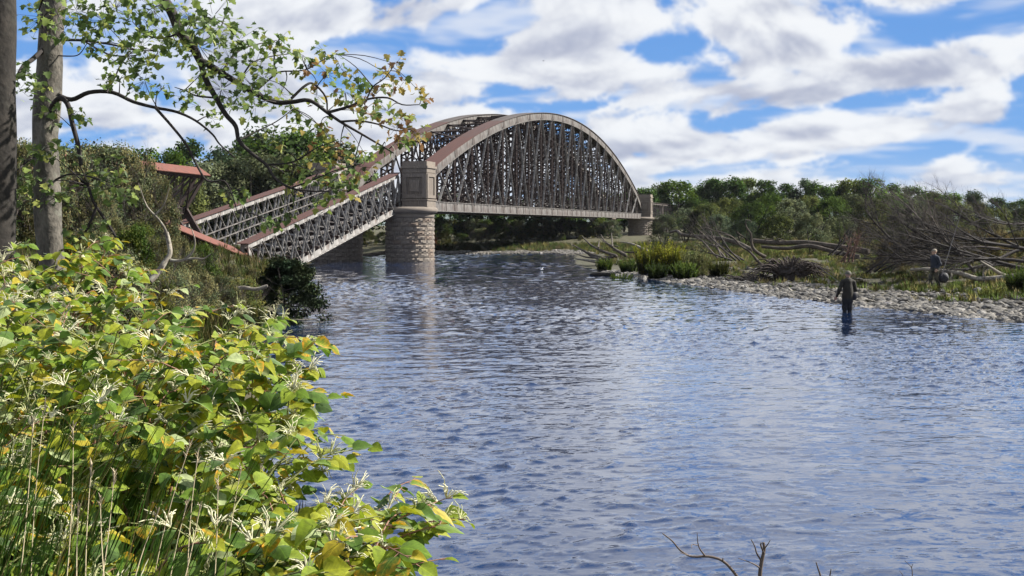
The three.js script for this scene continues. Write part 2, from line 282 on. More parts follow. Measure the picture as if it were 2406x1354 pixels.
// ------------------------------------------------------------------ the bridge
// s runs along the bridge away from the camera, w to the left across it
const UX = 0.285, UZ = -0.9585, NX = -0.9585, NZ = -0.285;
const B = (s, w, y) => V(-6.8 + UX * s + NX * w, y, -104 + UZ * s + NZ * w);
const ALONG = V(UX, 0, UZ), ACROSS = V(NX, 0, NZ), UP = V(0, 1, 0);
const box = (g, s0, s1, w0, w1, y0, y1) => g.hexa([B(s0, w0, y0), B(s0, w0, y1), B(s0, w1, y1), B(s0, w1, y0)].reverse(), [B(s1, w0, y0), B(s1, w0, y1), B(s1, w1, y1), B(s1, w1, y0)].reverse());
const PANEL = 5.03, S0 = 0.65, K0 = -0.8, K1 = 19.8, CH0 = 4.3, CH1 = 5.05;
const sAt = (k) => S0 + PANEL * k;
function archTop(k) { const t = (k - 9.5) / 9.5, y = 8.4 + 8.25 * (1 - t * t); return Math.abs(t) > 1 ? y - (Math.abs(t) - 1) * 6 : y; }
const TRUSS_W = 1.3, ARCH_D = 0.82;
{
  const span = thing('bow_truss_span', 'long arched steel truss span standing over the river on stone piers', 'bridge span');
  for (const [w0, sgn] of [[0, 1], [7.4, -1]]) {   // outer face, towards the middle of the bridge
    const T = new THREE.Group(); T.name = 'arch_truss'; span.add(T);
    const W = (q) => w0 + sgn * q;
    // bottom chord: two webs, lips, stiffeners
    let g = new GB(); const sa = sAt(K0), sb = sAt(K1);
    const bx = (s0, s1, q0, q1, y0, y1) => { const a = W(q0), b = W(q1); box(g, s0, s1, Math.min(a, b), Math.max(a, b), y0, y1); };
    bx(sa, sb, 0, 0.05, CH0, CH1); bx(sa, sb, 1.25, 1.3, CH0, CH1);
    bx(sa, sb, -0.07, 1.37, CH0 - 0.05, CH0 - 0.002); bx(sa, sb, -0.07, 0.1, CH1 + 0.002, CH1 + 0.06); bx(sa, sb, 1.2, 1.37, CH1 + 0.002, CH1 + 0.06);
    part('bottom_chord', g.geo(), M.steel, T);
    for (let k = 0; k <= 19; k++) { g = new GB(); const s = sAt(k); bx(s - 0.28, s + 0.28, -0.03, -0.001, CH0 + 0.03, CH1 - 0.03); part('cover_plate', g.geo(), k % 3 ? M.greySteel : M.steel, T); if (k < 19) { g = new GB(); bx(s + PANEL / 2 - 0.08, s + PANEL / 2 + 0.08, -0.025, -0.001, CH0 + 0.03, CH1 - 0.03); part('stiffener', g.geo(), M.greySteel, T); } }
    // arch: webs and the plates on top, panel by panel
    g = new GB(); const dn = (k) => { const e = 0.01, dy = (archTop(k + e) - archTop(k - e)) / (2 * e * PANEL), l = Math.hypot(1, dy); return [dy / l, 1 / l]; };
    const pt = (k, q, d) => { const [a, b] = dn(k); return B(sAt(k) + a * d, W(q), archTop(k) - b * d); };
    const seg = (gg, k0, k1, q0, q1, d0, d1) => { const ring = (k) => { const r = [pt(k, q0, d0), pt(k, q0, d1), pt(k, q1, d1), pt(k, q1, d0)]; return sgn > 0 ? r : [r[0], r[3], r[2], r[1]]; }; gg.hexa(ring(k0), ring(k1)); };
    const cuts = []; for (let k = K0; k < K1 - 0.01; k += 0.2) cuts.push(k); cuts.push(K1);
    for (let j = 0; j + 1 < cuts.length; j++) { seg(g, cuts[j], cuts[j + 1], 0, 0.05, 0.06, ARCH_D); seg(g, cuts[j], cuts[j + 1], 1.25, 1.3, 0.06, ARCH_D); seg(g, cuts[j], cuts[j + 1], -0.05, 0.12, ARCH_D, ARCH_D + 0.05); }
    part('arch_rib', g.geo(), M.steel, T);
    for (let k = -1; k < 20; k++) {
      g = new GB(); const a = Math.max(K0, k), b = Math.min(K1, k + 1); for (let j = 0; j < 5; j++) seg(g, a + (b - a) * j / 5, a + (b - a) * (j + 1) / 5, -0.12, 1.42, 0, 0.058);
      part('top_plate', g.geo(), k < 2 ? M.rust : k < 4 ? M.brownRust : M.greySteel, T);
      if (k >= 0) { g = new GB(); seg(g, k - 0.06, k + 0.06, -0.03, -0.001, 0.1, ARCH_D - 0.04); part('splice_plate', g.geo(), M.greySteel, T); }
    }
    // posts: rails at both faces, laced across the width of the truss
    for (let k = 0; k <= 19; k++) {
      g = new GB(); const s = sAt(k), y0 = CH1 - 0.1, y1 = archTop(k) - ARCH_D + 0.05;
      for (const q of [0.09, 1.21]) for (const ds of [-0.15, 0.15]) g.bar(B(s + ds, W(q), y0), B(s + ds, W(q), y1), 0.10, 0.07, ALONG);
      for (let y = y0; y < y1 - 0.2; y += 0.42) { const yb = Math.min(y1, y + 0.42); for (const q of [0.09]) g.bar(B(s - 0.15, W(q), y), B(s + 0.15, W(q), yb), 0.06, 0.02, ACROSS); }
      part('post', g.geo(), M.shadedRust, T); g = new GB();
      for (const ds of [-0.15, 0.15]) for (let y = y0; y < y1 - 0.2; y += 0.68) { const yb = Math.min(y1, y + 0.68); g.bar(B(s + ds, W(0.02), y), B(s + ds, W(1.28), yb), 0.095, 0.03, ALONG); g.bar(B(s + ds + 0.03, W(1.28), y), B(s + ds + 0.03, W(0.02), yb), 0.095, 0.03, ALONG); }
      part('lacing', g.geo(), M.shadedRust, T);
    }
    for (const k of [K0 + 0.02, K1 - 0.02]) for (const q of [0.09, 1.21]) { g = new GB(); g.bar(B(sAt(k), W(q), CH1), B(sAt(k), W(q), archTop(k) - 0.1), 0.25, 0.12, ALONG); part('end_post', g.geo(), M.steel, T); }
    // crossed diagonals of every panel, on both faces
    for (let k = 0; k < 19; k++) for (const q of [0.03, 1.27]) for (const dir of [0, 1]) {
      g = new GB(); const ka = k + 0.09, kb = k + 0.91, off = dir ? 0.035 : 0, a = dir ? B(sAt(ka), W(q + off), archTop(ka) - ARCH_D + 0.2) : B(sAt(ka), W(q + off), CH1 - 0.15), b = dir ? B(sAt(kb), W(q + off), CH1 - 0.15) : B(sAt(kb), W(q + off), archTop(kb) - ARCH_D + 0.2);
      g.bar(a, b, q < 0.5 ? 0.2 : 0.15, 0.03, ACROSS.clone().cross(b.clone().sub(a).normalize())); part('diagonal', g.geo(), q < 0.5 ? M.paleSteel : M.shadedRust, T);  // outer bars coloured pale as if sunlit, inner bars darkened as shade
    }
  }
  // deck and cross girders
  let g = new GB(); box(g, sAt(K0), sAt(K1), 1.45, 5.95, 4.86, 4.95); part('deck', g.geo(), M.shadedRust, span);
  for (let k = 0; k <= 19; k++) { g = new GB(); box(g, sAt(k) - 0.12, sAt(k) + 0.12, 1.31, 6.09, 4.36, 4.85); part('cross_girder', g.geo(), M.shadedRust, span); }
  // lattice frames overhead between the two arches and wind bracing between them
  for (let k = 2; k <= 17; k++) {
    g = new GB(); const s = sAt(k), yt = archTop(k) - 0.35, yb = Math.max(9.0, yt - 1.7);
    for (const y of [yt, yb]) for (const ds of [-0.1, 0.1]) g.bar(B(s + ds, 1.3, y), B(s + ds, 6.1, y), 0.12, 0.1);
    const n = 8; for (let j = 0; j < n; j++) { const a = 1.3 + 4.8 * j / n, b = 1.3 + 4.8 * (j + 1) / n; g.bar(B(s, a, yt), B(s, b, yb), 0.08, 0.04, ALONG); g.bar(B(s + 0.03, a, yb), B(s + 0.03, b, yt), 0.08, 0.04, ALONG); }
    g.bar(B(s, 1.3, yb - 1.4), B(s, 2.6, yb), 0.12, 0.1, ALONG); g.bar(B(s, 6.1, yb - 1.4), B(s, 4.8, yb), 0.12, 0.1, ALONG);
    for (const [qa, qb] of [[1.33, 2.0], [6.07, 5.4]]) { g.bar(B(s, qb, 4.95), B(s, qb, yb), 0.1, 0.1, ALONG); for (let y = 4.95; y < yb - 0.5; y += 0.8) { g.bar(B(s, qa, y), B(s, qb, y + 0.8), 0.09, 0.03, ALONG); g.bar(B(s + 0.04, qb, y), B(s + 0.04, qa, y + 0.8), 0.09, 0.03, ALONG); } }
    part('sway_frame', g.geo(), M.shadedRust, span);
    if (k < 17) { g = new GB(); const y2 = archTop(k + 1) - 0.3, y1 = archTop(k) - 0.3; g.bar(B(s, 1.3, y1), B(s + PANEL, 6.1, y2), 0.16, 0.14); g.bar(B(s, 6.1, y1 - 0.16), B(s + PANEL, 1.3, y2 - 0.16), 0.16, 0.14); part('wind_brace', g.geo(), M.shadedRust, span); }
  }
  // railing along the deck
  for (const w of [1.6, 5.8]) { g = new GB(); for (const y of [5.5, 6.05]) g.bar(B(sAt(K0), w, y), B(sAt(K1), w, y), 0.06, 0.06); for (let s = sAt(K0); s < sAt(K1); s += 1.25) g.bar(B(s, w, 4.95), B(s, w, 6.05), 0.06, 0.06, ALONG); part('handrail', g.geo(), M.steel, span); }
}

// stone piers: a drum of coursed blocks, a rolled ring, a panelled tower
const R0 = 2.02;
function blockGeo(ang, h, seed) {   // one hewn block of the drum, its face bulging unevenly; centred on +z
  const r = rand(seed), nu = 4, nv = 3, g = new GB(), P = [];
  for (let j = 0; j <= nv; j++) for (let i = 0; i <= nu; i++) { const edge = i === 0 || j === 0 || i === nu || j === nv, a = (i / nu - 0.5) * ang, rr = R0 + (edge ? 0.0 : 0.015 + r() * 0.07); P.push(V(Math.sin(a) * rr, (j / nv - 0.5) * h, Math.cos(a) * rr)); }
  for (let j = 0; j < nv; j++) for (let i = 0; i < nu; i++) { const a = j * (nu + 1) + i, u = i / nu * ang * R0 + seed, v = j / nv * h; g.quad(P[a], P[a + 1], P[a + nu + 2], P[a + nu + 1], [u, v], [u + 0.2, v], [u + 0.2, v + 0.12], [u, v + 0.12]); }
  const inn = (p) => V(p.x * 0.93, p.y, p.z * 0.93), rim = (a, b) => g.quad(inn(P[a]), inn(P[b]), P[b], P[a], [0, 0], [0.2, 0], [0.2, 0.1], [0, 0.1]);
  for (let i = 0; i < nu; i++) { rim(i, i + 1); rim(nv * (nu + 1) + i + 1, nv * (nu + 1) + i); }
  for (let j = 0; j < nv; j++) { rim((j + 1) * (nu + 1), j * (nu + 1)); rim(j * (nu + 1) + nu, (j + 1) * (nu + 1) + nu); }
  return g.geo();
}
const NB = 14, COURSES = 10, CH = 0.365, blockSet = (n, o) => [1, 2, 3, 4, 5].map((k) => blockGeo(2 * Math.PI / n - 0.012, CH - 0.03, k + o)), blocks = blockSet(NB, 0), SETS = [[12, blockSet(12, 10)], [14, blocks], [17, blockSet(17, 20)], [15, blockSet(15, 30)]];
const coreGeo = new THREE.CylinderGeometry(R0 - 0.08, R0 - 0.06, 5.0, 40), torusGeo = new THREE.LatheGeometry([[1.6, 4.0], [2.05, 4.0], [2.2, 4.04], [2.33, 4.14], [2.37, 4.27], [2.33, 4.4], [2.2, 4.5], [2.05, 4.54], [0.01, 4.54]].map(([x, y]) => new THREE.Vector2(x, y)), 48);
const bandGeo = new THREE.LatheGeometry([[1.7, 3.62], [R0 + 0.03, 3.62], [R0 + 0.03, 3.998], [1.7, 3.999]].map(([x, y]) => new THREE.Vector2(x, y)), 48);
const stoneTones = [M.stone, mat({ map: stoneTex, color: rgb(0.63, 0.635, 0.64), roughness: 0.95, bumpMap: bumpRough, bumpScale: 0.02 }), mat({ map: stoneTex, color: rgb(0.45, 0.45, 0.46), roughness: 0.95, bumpMap: bumpRough, bumpScale: 0.02 }), mat({ map: stoneTex, color: rgb(0.52, 0.48, 0.46), roughness: 0.95, bumpMap: bumpRough, bumpScale: 0.02 }), mat({ map: stoneTex, color: rgb(0.56, 0.58, 0.60), roughness: 0.95, bumpMap: bumpRough, bumpScale: 0.02 })];
const mergedDrum = (() => { const list = [], r = rand(77), m = new THREE.Matrix4(); for (let c = 0; c < COURSES; c++) for (let b = 0; b < NB; b++) list.push(blocks[(b * 3 + c) % 5].clone().applyMatrix4(m.makeRotationY((b + (c % 2) * 0.5) * 2 * Math.PI / NB).setPosition(0, -0.02 + (c + 0.5) * CH, 0))); return mergeGeometries(list); })();
function drum(p, near) {
  const core = part('core', coreGeo, M.stone, p); core.position.y = 1.4;
  part('string_course', bandGeo, M.stone, p); part('ring_moulding', torusGeo, M.stone, p);
  if (near) { const r = rand(5); for (let c = 0; c < COURSES; c++) { const [n, set] = SETS[(r() * 4) | 0], off = r(); for (let b = 0; b < n; b++) { const k = part('stone_block', set[(r() * 5) | 0], stoneTones[(r() * stoneTones.length) | 0], p); k.rotation.y = (b + off) * 2 * Math.PI / n; k.position.y = -0.02 + (c + 0.5) * CH; } } }
  else part('block_courses', mergedDrum, M.stone, p).userData.kind = 'stuff';
}
// tower axes: x = along the bridge, z = towards the outside of the bridge
function towerParts(p, hs, hz, y0, H) {
  const bx = (name, a, b, c, d, e, f, m) => { const g = new GB(); const q = (x, y, z) => V(x, y, z); g.hexa([q(a, c, e), q(a, c, f), q(a, d, f), q(a, d, e)], [q(b, c, e), q(b, c, f), q(b, d, f), q(b, d, e)]); return part(name, g.geo(), m, p); };
  const c = (name, gx, gz, ya, yb, m = M.stone) => bx(name, -hs - gx, hs + gx, y0 + ya, y0 + yb, -hz - gz, hz + gz, m);
  c('plinth', 0.05, 0.05, 0, 0.52); c('plinth_moulding', 0.13, 0.13, 0.523, 0.62, stoneTones[1]); c('die', 0, 0, 0.623, H - 0.92, stoneTones[2]); c('frieze', 0.03, 0.03, H - 0.918, H - 0.56); c('cornice', 0.13, 0.13, H - 0.557, H - 0.38, stoneTones[1]); c('cap_stone', 0.03, 0.03, H - 0.378, H, stoneTones[1]);
  // raised frames leave sunk panels on the faces
  const ya = y0 + 0.72, yb = y0 + H - 1.02, t = 0.09;
  for (const sx of [-1, 1]) { const g = new GB(), x0 = sx * (hs + 0.002), x1 = sx * (hs + t), A = Math.min(x0, x1), C = Math.max(x0, x1), f = (e0, e1, c0, c1) => g.hexa([V(A, c0, e0), V(A, c0, e1), V(A, c1, e1), V(A, c1, e0)], [V(C, c0, e0), V(C, c0, e1), V(C, c1, e1), V(C, c1, e0)]); f(-hz, -hz + 0.35, ya, yb); f(hz - 0.35, hz, ya, yb); f(-hz + 0.351, hz - 0.351, ya, ya + 0.3); f(-hz + 0.351, hz - 0.351, yb - 0.28, yb); f(-hz + 0.62, hz - 0.62, ya + 0.55, yb - 0.5); part('panel_frame', g.geo(), M.stone, p); }
  for (const sz of [-1, 1]) { const g = new GB(), z0 = sz * (hz + 0.002), z1 = sz * (hz + t), A = Math.min(z0, z1), C = Math.max(z0, z1), f = (e0, e1, c0, c1) => g.hexa([V(e0, c0, A), V(e0, c0, C), V(e0, c1, C), V(e0, c1, A)], [V(e1, c0, A), V(e1, c0, C), V(e1, c1, C), V(e1, c1, A)]); f(-hs, -hs + 0.32, ya, yb); f(hs - 0.32, hs, ya, yb); f(-hs + 0.321, hs - 0.321, ya, ya + 0.25); f(-hs + 0.321, hs - 0.321, yb - 0.25, yb); part('panel_frame', g.geo(), M.stone, p); }
}
const YAW = Math.atan2(-UZ, UX);   // turns local x to the bridge's line
function pier(label, s, w, wt, near, tower) {
  const p = thing('bridge_pier', label, 'bridge pier', B(s, w, 0), 'stone bridge piers');
  p.rotation.y = YAW; drum(p, near);
  if (tower) { const t = new THREE.Group(); t.name = 'tower'; p.add(t); t.position.set(0, 0, -(wt - w)); towerParts(t, 0.98, 1.05, 4.545, 3.75); }
  return p;
}
pier('round stone pier with panelled tower standing in the river, nearest to the camera', -4.6, 0.45, -0.38, true, true);
pier('shaded stone pier with tower behind the collapsed girders, far side of the nearest pier', -4.6, 6.95, 7.78, false, true);
pier('stone pier with small tower at the far end of the arch, right hand side', 101.2, 0.45, -0.38, false, true);
pier('stone pier at the far end of the arch, left hand side under the truss', 101.2, 6.95, 7.78, false, true);
pier('low stone pier without a tower, beyond the far end of the arch', 127.5, 0.9, 0, false, false);

// lattice girder between four guiding points: top edge a to b, down = its depth, out = across its width
function latticeGirder(parent, name, a, b, down, out, n, mats, wide = 0.85) {
  const T = new THREE.Group(); T.name = name; parent.add(T);
  const ax = b.clone().sub(a), dir = ax.clone().normalize(), dn = down.clone().normalize(), depth = down.length(), o = out.clone().normalize();
  const P = (t, d, q) => a.clone().addScaledVector(ax, t).addScaledVector(dn, d).addScaledVector(o, q);
  const slab = (g, t0, t1, d0, d1, q0, q1) => g.hexa([P(t0, d0, q0), P(t0, d0, q1), P(t0, d1, q1), P(t0, d1, q0)], [P(t1, d0, q0), P(t1, d0, q1), P(t1, d1, q1), P(t1, d1, q0)]);
  let g = new GB(); slab(g, -0.008, 1.008, 0, 0.045, -wide / 2, wide / 2); part('top_plate', g.geo(), mats.top, T);
  g = new GB(); for (const q of [-0.24, 0.24]) slab(g, 0, 1, 0.047, 0.40, q - 0.03, q + 0.03); part('top_chord', g.geo(), mats.face, T);
  g = new GB(); for (const q of [-0.24, 0.24]) slab(g, 0, 1, depth - 0.42, depth - 0.05, q - 0.03, q + 0.03); slab(g, 0, 1, depth - 0.047, depth, -0.36, 0.36); part('bottom_chord', g.geo(), mats.face, T);
  for (const t of [0.004, 0.996]) { g = new GB(); for (const q of [-0.24, 0.24]) slab(g, t - 0.006, t + 0.006, 0.3, depth - 0.3, q - 0.05, q + 0.05); part('end_post', g.geo(), mats.face, T); }
  for (let k = 0; k < n; k++) for (const q of [-0.28, 0.28]) for (const r of [0, 1]) { g = new GB(); const x0 = (k + 0.06) / n, x1 = (k + 0.94) / n, qq = q + r * 0.03; g.bar(P(x0, r ? 0.3 : depth - 0.3, qq), P(x1, r ? depth - 0.3 : 0.3, qq), 0.13, 0.025, o.clone().cross(dir)); part('diagonal', g.geo(), q === mats.side * 0.28 ? mats.face : mats.inner, T); }
  return T;
}
// span 1: slid off its support and tilted down towards the near bank
const fallen1 = thing('collapsed_girder_span', 'collapsed lattice girder span tilting down from the nearest stone pier to the bank', 'bridge span', null);
{
  const depth = (a, b, D) => { const ax = b.clone().sub(a).normalize(), s = ax.clone().cross(UP).normalize(); return s.clone().cross(ax).normalize().multiplyScalar(-D); };
  const ra = B(-5.75, 1.25, 7.35), rb = B(-30.9, 1.25, 1.9), la = B(-5.75, 6.15, 7.85), lb = B(-31.2, 6.15, 3.0);
  const m = { top: M.rust, face: M.paleSteel, inner: M.paleSteel, side: -1 };
  latticeGirder(fallen1, 'lattice_girder', ra, rb, depth(ra, rb, 3.15), ACROSS, 15, m); latticeGirder(fallen1, 'lattice_girder', la, lb, depth(la, lb, 3.15), ACROSS, 15, m);
  for (let k = 0; k <= 15; k++) { const g = new GB(), t = k / 15, dn = depth(ra, rb, 2.85), p = ra.clone().lerp(rb, t).add(dn), q = la.clone().lerp(lb, t).add(dn); g.bar(p, q, 0.2, 0.4); part('cross_girder', g.geo(), M.shadedRust, fallen1); }
  const g = new GB(); for (const f of [0.25, 0.5, 0.75]) { const dn = depth(ra, rb, 2.55); g.bar(ra.clone().lerp(la, f).add(dn), rb.clone().lerp(lb, f).add(dn), 0.25, 0.2); } part('stringer', g.geo(), M.steel, fallen1);
  for (let k = 0; k < 15; k++) { const h = new GB(), dn = depth(ra, rb, 2.42), c = (t, f) => ra.clone().lerp(rb, t).lerp(la.clone().lerp(lb, t), f).add(dn); h.bar(c((k + 0.5) / 15, 0.2), c((k + 0.5) / 15, 0.8), 1.15, 0.06); part('deck_plate', h.geo(), k % 2 ? M.greySteel : M.steel, fallen1); }
  for (const d of [1.25, 1.85]) { const h = new GB(), dn = depth(la, lb, d), o = ACROSS.clone().multiplyScalar(-0.42); h.bar(la.clone().add(dn).add(o), lb.clone().add(dn).add(o), 0.07, 0.07); part('handrail', h.geo(), M.steel, fallen1); }
}
// span 2: broken away and rolled over on the near bank
const fallen2 = thing('overturned_girder_span', 'broken rust red girder span rolled over on the left bank', 'bridge span', null);
{
  const roll = 0.58, down = UP.clone().multiplyScalar(-Math.cos(roll)).addScaledVector(ACROSS, Math.sin(roll)).multiplyScalar(3.05), out = ACROSS.clone().multiplyScalar(Math.cos(roll)).addScaledVector(UP, Math.sin(roll));
  const ra = B(-29.7, 1.25, 0.95), rb = B(-55, 1.25, 6.7), la = B(-29.8, 4.7, 6.45), lb = B(-55, 5.3, 6.9);
  const m = { top: M.brightRust, face: M.shadedRust, inner: M.shadedRust, side: 1 };  // lattice faces take the darkened steel, shade put into their colour
  latticeGirder(fallen2, 'lattice_girder', ra, rb, down, out, 15, m, 1.25); latticeGirder(fallen2, 'lattice_girder', la, lb, down, out, 15, m, 0.95);
  for (let k = 0; k <= 15; k++) { const g = new GB(), t = k / 15, dn = down.clone().multiplyScalar(0.9); g.bar(ra.clone().lerp(rb, t).add(dn), la.clone().lerp(lb, t).add(dn), 0.2, 0.4, ALONG.clone().cross(out)); part('cross_girder', g.geo(), M.shadedRust, fallen2); }
}
// the next spans beyond the far tower
for (const [s0, s1, l] of [[103.2, 127.2, 'lattice girder span beyond the far tower, level above the bushes'], [127.9, 152, 'last lattice girder span running into the trees']]) {
  const t = thing('lattice_girder_span', l, 'bridge span', null), m = { top: M.greySteel, face: M.greySteel, inner: M.steel, side: -1 };
  for (const w of [1.25, 6.15]) latticeGirder(t, 'lattice_girder', B(s0, w, 7.3), B(s1, w, 7.3), V(0, -3.0, 0), ACROSS, 14, m);
  const g = new GB(); box(g, s0, s1, 1.6, 5.8, 4.6, 4.8); part('deck', g.geo(), M.shadedRust, t);
}

// ------------------------------------------------------------------ trees and bushes
// leaves spread through lumps that fill an envelope; unit height, base at 0
function foliageGeo({ seed, lumps, leaves, base = 0.25, env, lumpR = [0.1, 0.18], L = 0.028, W = 0.011, droop = 0, tones, spike = 0 }) {
  const r = rand(seed), g = leafGB(), C = [];
  for (let k = 0; k < lumps; k++) {
    const y = base + (1 - base) * Math.pow(r(), 0.8) * 0.93, a = r() * 6.283, e = env(y) * (0.35 + 0.65 * Math.sqrt(r()));
    C.push([Math.cos(a) * e, y, Math.sin(a) * e, lerp(lumpR[0], lumpR[1], r()), 0.72 + r() * 0.5, r()]);
  }
  const d = V(0, 0, 0), n = V(0, 0, 0), s = V(0, 0, 0), q = V(0, 0, 0);
  for (let k = 0; k < leaves; k++) {
    const c = C[(r() * lumps) | 0]; q.set(r() * 2 - 1, r() * 2 - 1, r() * 2 - 1); if (q.lengthSq() > 1 || q.lengthSq() < 0.01) { k--; continue; } q.normalize();
    const R = c[3] * (0.45 + 0.6 * Math.sqrt(r())) * (1 + 0.5 * noise(q.x * 2 + c[0] * 9, q.y * 2, q.z * 2 + c[2] * 9)); let x = c[0] + q.x * R, y = c[1] + q.y * R * 0.8, z = c[2] + q.z * R; if (spike && r() < spike) y += r() * 0.09;
    if (y < 0.01) y = 0.01 + r() * 0.05;
    n.set(q.x * 0.6 + r() * 1.3 - 0.65, q.y * 0.5 + 0.35 + r() * 1.1 - 0.55, q.z * 0.6 + r() * 1.3 - 0.65).normalize();
    d.set(r() * 2 - 1, r() * 2 - 1 - droop, r() * 2 - 1); d.addScaledVector(n, -d.dot(n)).normalize(); s.copy(d).cross(n);
    const t = tones[(c[5] * tones.length * 0.999 + (r() < 0.25 ? r() * tones.length : 0)) % tones.length | 0], f = c[4] * (0.75 + r() * 0.5), l = L * (0.7 + r() * 0.6);
    g.leaf(x, y, z, d.x, d.y, d.z, s.x, s.y, s.z, l, l * W / L, [t[0] * f, t[1] * f, t[2] * f]);
  }
  return g.geo();
}
function trunkGeo(seed, { base = 0.25, r0 = 0.022, limbs = 6, spread = 0.3, stems = 1, twig = 0 }) {
  const r = rand(seed), g = new GB();
  for (let st = 0; st < stems; st++) {
    const a = r() * 6.283, k = stems > 1 ? 0.28 * spread : 0.04, top = V(Math.cos(a) * k * 3, 0.85, Math.sin(a) * k * 3), mid = V(Math.cos(a) * k, base + 0.1, Math.sin(a) * k), foot = V(Math.cos(a) * k * 0.15, -0.06, Math.sin(a) * k * 0.15);
    g.tube([foot, V(mid.x * 0.5, base * 0.6, mid.z * 0.5), mid, top.clone().lerp(mid, 0.4), top], [r0 * 1.15, r0, r0 * 0.8, r0 * 0.45, r0 * 0.12], 6, 2);
    for (let j = 0; j < limbs; j++) {
      const t = 0.15 + 0.75 * j / limbs, p = mid.clone().lerp(top, t * 0.8), b = r() * 6.283, l = spread * (0.6 + r() * 0.5) * (1 - t * 0.4), q = p.clone().add(V(Math.cos(b) * l, l * (0.35 + r() * 0.5), Math.sin(b) * l)), m = p.clone().lerp(q, 0.5).add(V(0, -0.03, 0));
      g.tube([p, m, q], [r0 * 0.42, r0 * 0.28, r0 * 0.06], 4, 2);
      for (let h = 0; h < twig; h++) { const u = p.clone().lerp(q, 0.4 + r() * 0.6), e = u.clone().add(V((r() - 0.5) * 0.25, 0.05 + r() * 0.2, (r() - 0.5) * 0.25)); g.tube([u, u.clone().lerp(e, 0.5).add(V((r() - 0.5) * 0.04, 0, (r() - 0.5) * 0.04)), e], [r0 * 0.13, r0 * 0.09, r0 * 0.03], 3, 2); }
    }
  }
  return g.geo();
}
const round = (w, lo, hi) => (y) => { const t = clamp((y - lo) / (hi - lo), 0, 1); return w * Math.pow(Math.sin(Math.PI * (0.12 + 0.86 * t)), 0.75); };
const green = [[0.9, 1, 0.8], [1, 1.05, 0.7], [0.8, 0.95, 0.85], [1.2, 1.12, 0.6], [0.7, 0.85, 0.75]], greyGreen = [[1, 1, 1], [1.1, 1.05, 0.95], [0.85, 0.95, 1.0], [1.25, 1.2, 1.0]], brownGreen = [[1, 1, 0.9], [1.35, 1.05, 0.8], [0.8, 0.9, 0.8], [1.5, 1.2, 0.95]];
const KIND = {};
function kind(name, n, f) { KIND[name] = []; for (let k = 0; k < n; k++) KIND[name].push(f(k)); }
kind('broad', 4, (k) => ({ crown: foliageGeo({ seed: 100 + k, lumps: 64, leaves: 7400, base: 0.06, env: round(0.36, -0.15, 1), lumpR: [0.08, 0.14], L: 0.032, W: 0.012, tones: green }), trunk: trunkGeo(200 + k, { base: 0.2, r0: 0.022 }) }));
kind('willow', 4, (k) => ({ crown: foliageGeo({ seed: 300 + k, lumps: 64, leaves: 7000, base: 0.1, env: round(0.4, -0.1, 1.02), lumpR: [0.06, 0.12], L: 0.036, W: 0.008, droop: 0.5, spike: 0.25, tones: greyGreen }), trunk: trunkGeo(400 + k, { base: 0.15, r0: 0.016, stems: 4, spread: 0.4, limbs: 4 }) }));
kind('scrub', 3, (k) => ({ crown: foliageGeo({ seed: 500 + k, lumps: 110, leaves: 15000, base: 0.03, env: round(0.55, -0.5, 1.05), lumpR: [0.06, 0.12], L: 0.028, W: 0.009, spike: 0.3, tones: brownGreen }), trunk: trunkGeo(600 + k, { base: 0.1, r0: 0.010, stems: 7, spread: 0.55, limbs: 6, twig: 5 }) }));
kind('shrub', 3, (k) => ({ crown: foliageGeo({ seed: 700 + k, lumps: 200, leaves: 9000, base: 0.02, env: round(0.62, -0.8, 1.12), lumpR: [0.035, 0.085], L: 0.075, W: 0.013, droop: -1.1, spike: 0.5, tones: [[1, 1, 0.7], [1.25, 1.1, 0.6], [0.75, 0.9, 0.8], [1.4, 1.25, 0.8]] }), trunk: trunkGeo(800 + k, { base: 0.1, r0: 0.012, stems: 5, spread: 0.5, limbs: 4, twig: 2 }) }));
kind('herb', 4, (k) => {   // a clump of upright leafy stems
  const r = rand(1300 + k), g = leafGB(), st = new GB(), d = V(0, 0, 0), n = V(0, 0, 0), s = V(0, 0, 0);
  for (let q = 0; q < 95; q++) {
    const a = r() * 6.283, o = Math.sqrt(r()) * 0.42, h = (0.45 + 0.55 * r()) * (1 - o * 0.7), lean = 0.1 + o * 0.7, P = (t) => V(Math.cos(a) * (o + lean * t * t * h), t * h, Math.sin(a) * (o + lean * t * t * h)), f0 = 0.7 + r() * 0.6, yel = r();
    st.tube([P(0), P(0.5), P(1)], [0.008, 0.006, 0.003], 3, 1);
    for (let j = 0; j < 62; j++) { const t = 0.12 + 0.88 * j / 62, p = P(t), b = j * 2.4 + r(); d.set(Math.cos(b), 0.45 + r() * 0.8, Math.sin(b)).normalize(); n.set(-Math.cos(b) + (r() - 0.5), 1, -Math.sin(b) + (r() - 0.5)); n.addScaledVector(d, -n.dot(d)).normalize(); s.copy(d).cross(n); const f = f0 * (0.75 + r() * 0.5), l = 0.075 * (1.15 - t * 0.5) * (0.7 + r() * 0.6); g.leaf(p.x, p.y, p.z, d.x, d.y, d.z, s.x, s.y, s.z, l, l * 0.30, [f * (0.9 + yel * 0.4), f * (0.95 + yel * 0.2), f * 0.8]); }
  }
  return { crown: g.geo(), trunk: st.geo() };
});
const CROWN = { deep: leafMat(0.161, 0.267, 0.087), mid: leafMat(0.217, 0.344, 0.098), lime: leafMat(0.294, 0.448, 0.101), olive: leafMat(0.287, 0.344, 0.127), grey: leafMat(0.316, 0.378, 0.231), blue: leafMat(0.21, 0.287, 0.197), brown: leafMat(0.287, 0.274, 0.154), pale: leafMat(0.491, 0.561, 0.351), gold: leafMat(0.589, 0.659, 0.133), red: leafMat(0.505, 0.253, 0.168) };
const TR = rand(4242);
